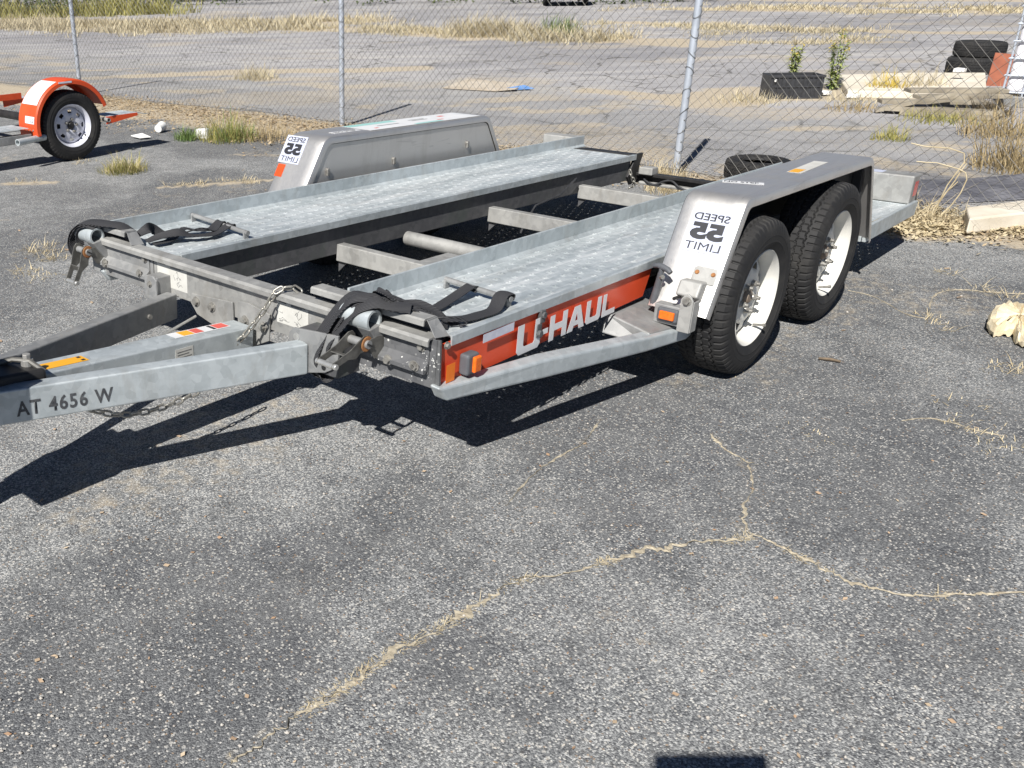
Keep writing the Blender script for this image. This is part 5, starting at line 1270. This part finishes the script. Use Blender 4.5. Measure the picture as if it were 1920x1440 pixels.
# ramps and frame
for y0, y1 in ((.02, .30), (2.05, 2.33)):
    t = empty('ramp'); t.parent = D
    perf_plate(.40, .74, y0, y1, .360, 'tread_plate').build('tread_plate', 'deck', t, 25, fix=False)
    MB().prism([V(.38, y0 - .012, .362), V(.74, y0 - .012, .362), V(.745, y0 - .012, .335), V(.38, y0 - .012, .290)], V(0, .010, 0)).build('ramp_edge', 'orange_paint', t)
    MB().prism([V(.74, y0, .362), V(.74, y1, .362), V(.90, y1 - .02, .330), V(.90, y0 + .02, .330)], V(0, 0, -.006)).build('ramp_tongue', 'galv', t)
    perf_plate(-1.25, -.44, y0, y1 + .05, .350 if y0 < 1 else .42, 'tread_plate').build('tread_plate', 'deck', t, 25, fix=False)
MB().bx(-1.25, .60, 2.02, 2.035, .36, .425).build('frame_rail', 'orange_paint', D)
mb = MB(); mb.pipe((-.62, -.06, .255), (-.30, .02, .255), .030, .022); mb.build('frame_tube', 'galv', D, 40)
MB().bx(-1.3, -.42, .03, .10, .225, .300).build('frame_rail', 'galv_dull', D, bevel=.006)
mb = MB(); mb.cyl((0, .05, .322), (0, 2.3, .322), .04, n=20); mb.build('axle', 'black_steel', D, 40)
mb = MB(); mb.pipe((.375, -.04, .335), (.375, .05, .335), .020, .014); mb.build('fender_pivot', 'galv_warm', D, 40)
mb = MB(); mb.beam((-1.2, .95, .42), (-2.9, .95, .42), .10, .10); mb.build('drawbar', 'galv_dull', D, bevel=.006)
mb = MB(); mb.beam((-1.2, .05, .40), (-1.2, 2.3, .40), .08, .08); mb.build('cross_member', 'galv_dull', D, bevel=.006)

# ------------------------------------------------------------------ things lying about
M['concrete'] = simple('pale_concrete', (0.58, 0.52, 0.42), (0.70, 0.65, 0.55), 0.9, scale=4, bump=.2, bscale=30)
M['wood'] = simple('weathered_board', (0.19, 0.165, 0.125), (0.34, 0.30, 0.23), 0.85, scale=5, bump=.2)
M['card'] = simple('cardboard', (0.40, 0.34, 0.26), (0.52, 0.46, 0.38), 0.9, scale=3)
M['foam'] = simple('sun_bleached_foam', (0.66, 0.55, 0.36), (0.78, 0.69, 0.50), 0.9, scale=14, bump=.9, bscale=40)
M['tank'] = simple('translucent_white_tank', (0.76, 0.75, 0.78), (0.68, 0.67, 0.70), 0.5, scale=3)
M['red_board'] = simple('rusty_red_sheet', (0.26, 0.085, 0.05), (0.36, 0.12, 0.065), 0.8, scale=5)
M['litter'] = simple('white_plastic', (0.78, 0.78, 0.76), (0.68, 0.68, 0.66), 0.4, scale=20)
M['blue'] = simple('blue_plastic', (0.10, 0.22, 0.48), (0.14, 0.27, 0.52), 0.5, scale=20)
M['tarp'] = simple('black_tarp', (0.03, 0.03, 0.034), (0.06, 0.06, 0.066), 0.6, scale=6, bump=.4)

def flat_tyre(label, loc, rot, sc=1.0):
    o = bpy.data.objects.new('discarded_tyre', TYRE); COL.objects.link(o); o.location = loc; o.rotation_euler = rot; o.scale = (sc,) * 3
    return tag(o, label, 'tyre', 'discarded tyres beyond the fence')
flat_tyre('discarded tyre lying flat behind the fence above the near fender', (5.68, .28, .082), (rad(90), 0, .3), .74)
p = G(1810, 140); flat_tyre('lower tyre of the stack behind the pale slab', (p.x + .35, p.y, .112), (rad(90), 0, .1), 1.05)
flat_tyre('upper tyre of the stack behind the pale slab', (p.x + .40, p.y - .02, .112 + .222), (rad(91), 0, .9), 1.0)
clump('weed_clump', 'dark tangled dead brush at the right end of the board pile', 'weed', G(1852, 216), simple('dark_dead_brush', (.06, .05, .035), (.16, .125, .08), .9, scale=14), 320, .24, .20, .014, 1.0)

def slab_from(name, label, cat, px, ztop, mat, thick=None, bevel=.01, jitter=0.0):
    P = [G(u, w, ztop) for u, w in px]
    return tag(MB().prism(P, V(0, 0, -(thick or ztop - .002))).build(name, mat, bevel=bevel), label, cat)
slab_from('concrete_slab', 'long pale concrete slab lying in front of the tyre stack', 'slab', [(1570, 140), (1700, 136), (1848, 136), (1850, 164), (1740, 172), (1590, 170)], .09, 'concrete', bevel=.012)
slab_from('concrete_beam', 'broken pale concrete beam under the fence at the right edge', 'concrete', [(1812, 388), (1960, 370), (1975, 392), (1818, 410)], .115, 'concrete', .10, bevel=.012)
for px in ([(1812, 398), (1835, 396), (1838, 412), (1814, 414)], [(1925, 392), (1950, 390), (1952, 400), (1928, 402)]): pass
def plank(px0, px1, z, w, h, label):
    z = z if isinstance(z, tuple) else (z, z); a, b = G(*px0, z[0]), G(*px1, z[1]); o = MB().beam(a, b, w, h).build('board', 'wood', bevel=.004)
    return tag(o, label, 'board', 'boards in the pile')
plank((1702, 166), (1885, 166), .21, .22, .04, 'rearmost board of the weathered pile, lying level on top')
plank((1650, 186), (1850, 188), .13, .20, .04, 'wide grey board in the middle of the weathered pile')
plank((1660, 198), (1880, 208), .08, .20, .045, 'long board near the front of the weathered pile')
plank((1640, 204), (1790, 172), (.045, .25), .10, .04, 'narrow board lying slanted across the top of the pile')
plank((1690, 207), (1872, 218), .045, .16, .04, 'lowest board at the front edge of the weathered pile')
plank((1720, 178), (1890, 176), .17, .20, .04, 'second board from the back of the weathered pile')
p = G(1868, 162); o = MB().prism([p + V(0, .12, 0), p + V(.08, -.10, 0), p + V(.10, -.11, .40), p + V(.02, .11, .42)], V(.03, .01, 0)).build('metal_sheet', 'red_board'); tag(o, 'rusty red sheet standing upright beside the white tank', 'sheet')
# caged tank
q = G(1882, 200); TK = empty('caged_tank', (q.x, q.y + .06, 0)); tag(TK, 'white plastic tank in a grey tube cage at the right edge', 'tank')
MB().bx(.02, 1.0, -1.16, -.02, .14, 1.08).build('tank_body', 'tank', TK, bevel=.06, segs=4)
for k in range(7):
    y = -.01 - k * .193; MB().tube([(0, y, .12), (0, y, 1.10), (1.02, y, 1.10)], .011, 8).build('cage_bar', 'post', TK, 40)
for k in range(6):
    z = .16 + k * .185; MB().tube([(-.004, .004, z), (-.004, -1.18, z)], .011, 8).build('cage_bar', 'post', TK, 40); MB().tube([(1.02, .006, z), (-.004, .006, z)], .011, 8).build('cage_bar', 'post', TK, 40)
for k in range(4): MB().tube([(.12 + k * .26, .008, .12), (.12 + k * .26, .008, 1.10)], .011, 8).build('cage_bar', 'post', TK, 40)
MB().bx(-.02, 1.04, -1.20, .02, 0, .12).build('pallet', 'galv_dull', TK, bevel=.01)
mb = MB(); mb.tube([(-.01, -.02, 1.10), (-.01, -.12, 1.13), (-.01, -.25, 1.10)], .03, 10); mb.build('corner_guard', 'black_plastic', TK, 40)
# black ribbed crate
a, b = G(1441, 186), G(1540, 185); dx = (b - a).normalized(); dn_ = V(-dx.y, dx.x, 0); dn_ = dn_ if dn_.x > 0 else -dn_
CR = empty('plastic_crate', a); tag(CR, 'black ribbed plastic crate on its side beyond the fence', 'crate')
Wc, Hc, Dc = (b - a).length, .285, .34; cr = lambda u, v, z: dx * u + dn_ * v + V(0, 0, z)
def cbox(u0, u1, v0, v1, z0, z1, nm): return MB().hexa([cr(u0, v0, z0), cr(u1, v0, z0), cr(u1, v0, z1), cr(u0, v0, z1)], [cr(u0, v1, z0), cr(u1, v1, z0), cr(u1, v1, z1), cr(u0, v1, z1)]).build(nm, 'black_plastic', CR, bevel=.006)
cbox(0, Wc, .02, Dc, .0, .02, 'crate_bottom'); cbox(0, .02, .02, Dc, .02, Hc, 'crate_end'); cbox(Wc - .02, Wc, .02, Dc, .02, Hc, 'crate_end'); cbox(0, Wc, .012, .020, .0, Hc, 'crate_wall'); cbox(0, Wc, Dc, Dc + .012, 0, Hc, 'crate_wall')
cbox(-.01, Wc + .01, -.006, .012, Hc - .03, Hc, 'crate_rim'); cbox(-.01, Wc + .01, -.004, .012, .0, .025, 'crate_rim')
for k in range(12): cbox(.03 + k * (Wc - .07) / 11, .042 + k * (Wc - .07) / 11, -.004, .012, .025, Hc - .03, 'crate_rib')
cbox(.02, Wc - .02, -.003, .012, Hc * .48, Hc * .53, 'crate_rib')
MB().box(cr(.045, -.012, Hc - .06), (.03, .02, .03)).build('crate_tag', 'litter', CR, bevel=.004)
# cardboard with a blue scrap
P_ = [G(828, 167), G(878, 152), G(985, 160), G(968, 172), G(930, 173)]
o = MB().prism([p + V(0, 0, .012 + .02 * (i % 2)) for i, p in enumerate(P_)], V(0, 0, .006)).build('cardboard_sheet', 'card'); tag(o, 'flattened cardboard sheet on the asphalt beyond the fence', 'cardboard')
p = G(975, 168); o = MB().prism([p + V(-.10, .18, .01), p + V(.06, -.02, .05), p + V(.02, -.22, .02), p + V(-.16, -.02, .01)], V(0, 0, .012)).build('plastic_scrap', 'blue', bevel=.004); tag(o, 'crumpled blue scrap at the end of the cardboard', 'litter')
# bleached foam chunk
out = [(1848, 622), (1852, 606), (1862, 594), (1884, 588), (1910, 590), (1940, 588), (1975, 600), (1985, 630), (1960, 655), (1920, 656), (1903, 648), (1896, 634), (1880, 632), (1862, 634)]
top = [G(u, w) for u, w in out]; c = sum(top, Vector()) / len(top); mb = MB(); rings = [(1.0, .012), (1.03, .035), (.97, .062), (.80, .075), (.5, .080), (.2, .078)]; vs = []; n = len(top) * 4; ring0 = [top[i // 4].lerp(top[(i // 4 + 1) % len(top)], (i % 4) / 4) for i in range(n)]
for f, z in rings:
    for i, p in enumerate(ring0): j = random.uniform(-.006, .006); vs.append(c + (p - c) * (f + j * 2.2) + V(0, 0, max(.002, z + random.uniform(-.012, .012))))
vs.append(c + V(0, 0, .078)); fs = []
for k in range(len(rings) - 1): fs += [(k * n + i, k * n + (i + 1) % n, (k + 1) * n + (i + 1) % n, (k + 1) * n + i) for i in range(n)]
fs += [((len(rings) - 1) * n + i, (len(rings) - 1) * n + (i + 1) % n, len(vs) - 1) for i in range(n)]; fs.append(tuple(range(n - 1, -1, -1)))
o = mb.add(vs, fs).build('foam_chunk', 'foam', smooth_angle=18); tag(o, 'ragged cream coloured foam chunk on the asphalt at the right edge', 'debris')
a, b = G(1534, 675), G(1576, 681); o = MB().tube([a + V(0, 0, .008), a.lerp(b, .5) + V(.004, 0, .010), b + V(0, 0, .007)], [.006, .008, .006], 6).build('stick', simple('twig_bark', (.12, .09, .06), (.2, .15, .1), .9, scale=30), None, 60); tag(o, 'short brown stick on the asphalt right of the front wheel', 'stick')
# white litter by the fence
def cup(px, r, h, tilt, label):
    p = G(*px); m = MB(); m.lathe([(0, 0), (r * .75, 0), (r, h), (r * .96, h), (r * .72, .006), (0, .006)], n=20); m.v = [(x, z, y) for x, y, z in m.v]
    o = m.build('paper_cup', 'litter', None, 40); o.location = (p.x, p.y, r * .9 if tilt else .003); o.rotation_euler = (rad(85) if tilt else 0, 0, random.uniform(0, 6)); return tag(o, label, 'cup')
cup((297, 250), .055, .12, True, 'white paper cup lying by the fence next to the dolly')
p = G(378, 262); o = MB().hexa([p + V(0, .11, 0), p + V(.02, -.06, 0), p + V(.10, -.05, 0), p + V(.09, .12, 0)], [p + V(.0, .10, .10), p + V(.02, -.05, .12), p + V(.09, -.05, .11), p + V(.08, .11, .10)]).build('carton', 'litter', bevel=.015, segs=3); tag(o, 'white carton lying in the weeds by the fence', 'carton')
p = G(265, 260); o = MB().prism([p + V(-.05, .12, .02), p + V(.05, .05, .04), p + V(.04, -.12, .02), p + V(-.06, -.06, .015)], V(0, 0, .010)).build('paper_scrap', 'litter', bevel=.003); tag(o, 'flat white scrap of paper beside the dolly wheel', 'litter')
for (u, w), lb in (((1545, 180), 'small white scrap at the right foot of the black crate'), ((1598, 186), 'white crumpled scrap on the sand between crate and slab'), ((1792, 162), 'white bottle scrap on top of the board pile')):
    p = G(u, w); z = .0 if w > 170 else .17
    o = MB().prism([p + V(-.05, .07, z + .01), p + V(.05, .05, z + .02), p + V(.05, -.07, z + .01), p + V(-.04, -.06, z + .02)], V(.01, 0, .05)).build('plastic_scrap', 'litter', bevel=.012, segs=2); tag(o, lb, 'litter')
# parked dark car, rear end towards the lot
p = G(1059, 12); CA = empty('parked_car', (p.x, p.y, 0), (0, 0, rad(30))); tag(CA, 'dark parked car at the far edge of the lot under the trees', 'car')
prof = [(0, .28), (0, .62), (.05, .90), (.55, .98), (1.05, 1.42), (2.35, 1.45), (3.05, 1.02), (4.2, .88), (4.35, .60), (4.35, .28)]
MB().prism([V(x, -.88, z) for x, z in prof], V(0, 1.76, 0)).build('body', simple('dark_car_paint', (.015, .016, .02), (.02, .02, .026), .25, scale=2), CA, bevel=.06, segs=3)
gl = simple('car_glass', (.02, .025, .03), (.03, .035, .04), .05, scale=2)
MB().prism([V(.60, -.70, 1.02), V(.60, .70, 1.02), V(1.0, .60, 1.38), V(1.0, -.60, 1.38)], V(-.02, 0, .02)).build('rear_window', gl, CA)
for s in (-1, 1):
    MB().prism([V(.95, s * .89, 1.05), V(1.25, s * .885, 1.36), V(2.3, s * .885, 1.37), V(2.8, s * .89, 1.05)], V(0, s * .006, 0)).build('side_window', gl, CA)
    MB().bx(-.015, .03, s * .80 - .08, s * .80 + .06, .62, .80).build('tail_lamp', 'red_reflector', CA, bevel=.01)
    for x in (.85, 3.45):
        w_ = bpy.data.objects.new('wheel', TYRE); COL.objects.link(w_); w_.parent = CA; w_.location = (x, s * .80, .322); w_.scale = (.95, .95, .95)
MB().bx(-.06, .0, -.84, .84, .32, .55).build('bumper', 'black_plastic', CA, bevel=.03)
# the photographer's tablet: only its shadow falls into the picture
tb = empty('tablet', CAM - cF * .012); tag(tb, 'dark tablet held up where the photo is taken, casting the shadow at the bottom edge', 'tablet')
TBL, TBR, TBT, TBB = .110, .145, .106, .060
o0 = -cR * TBL; quad8 = lambda d: [cR * -TBL + cU * -TBB - cF * d, cR * TBR + cU * -TBB - cF * d, cR * TBR + cU * TBT - cF * d, cR * -TBL + cU * TBT - cF * d]
MB().hexa(quad8(0.0), quad8(.010)).build('tablet_body', 'black_plastic', tb, bevel=.003)
MB().hexa([p * .93 for p in quad8(.0108)], [p * .93 - cF * .0004 for p in quad8(.0112)]).build('tablet_screen', gl, tb)

# dark ground sheet beyond the fence behind the tail
def sheet():
    nu, nv = 36, 18; mb = MB(); A, B, C_, D_ = G(1715, 338), G(1990, 335), G(1990, 372), G(1722, 386); vs = []
    for i in range(nu + 1):
        for j in range(nv + 1):
            u, v = i / nu, j / nv; p = (A * (1 - u) + B * u) * (1 - v) + (D_ * (1 - u) + C_ * u) * v
            z = .012 + .055 * float(fbm(np.array([p.x * 3.1]), np.array([p.y * 2.2]), 81)[0]) + .02 * math.sin(p.x * 9 + p.y * 4)
            e = min(u, 1 - u, v, 1 - v); z = z * min(1, e * 9) + .006; vs.append(p + V(random.uniform(-.008, .008), random.uniform(-.008, .008), z))
    m = nv + 1
    mb.add(vs, [(i * m + j, (i + 1) * m + j, (i + 1) * m + j + 1, i * m + j + 1) for i in range(nu) for j in range(nv)])
    o = mb.build('ground_sheet', simple('weathered_dark_sheet', (0.085, 0.086, 0.10), (0.16, 0.16, 0.175), .75, scale=5, bump=.5, bscale=22), None, 60)
    return tag(o, 'rumpled dark grey ground sheet behind the fence at the right', 'tarp')
sheet()
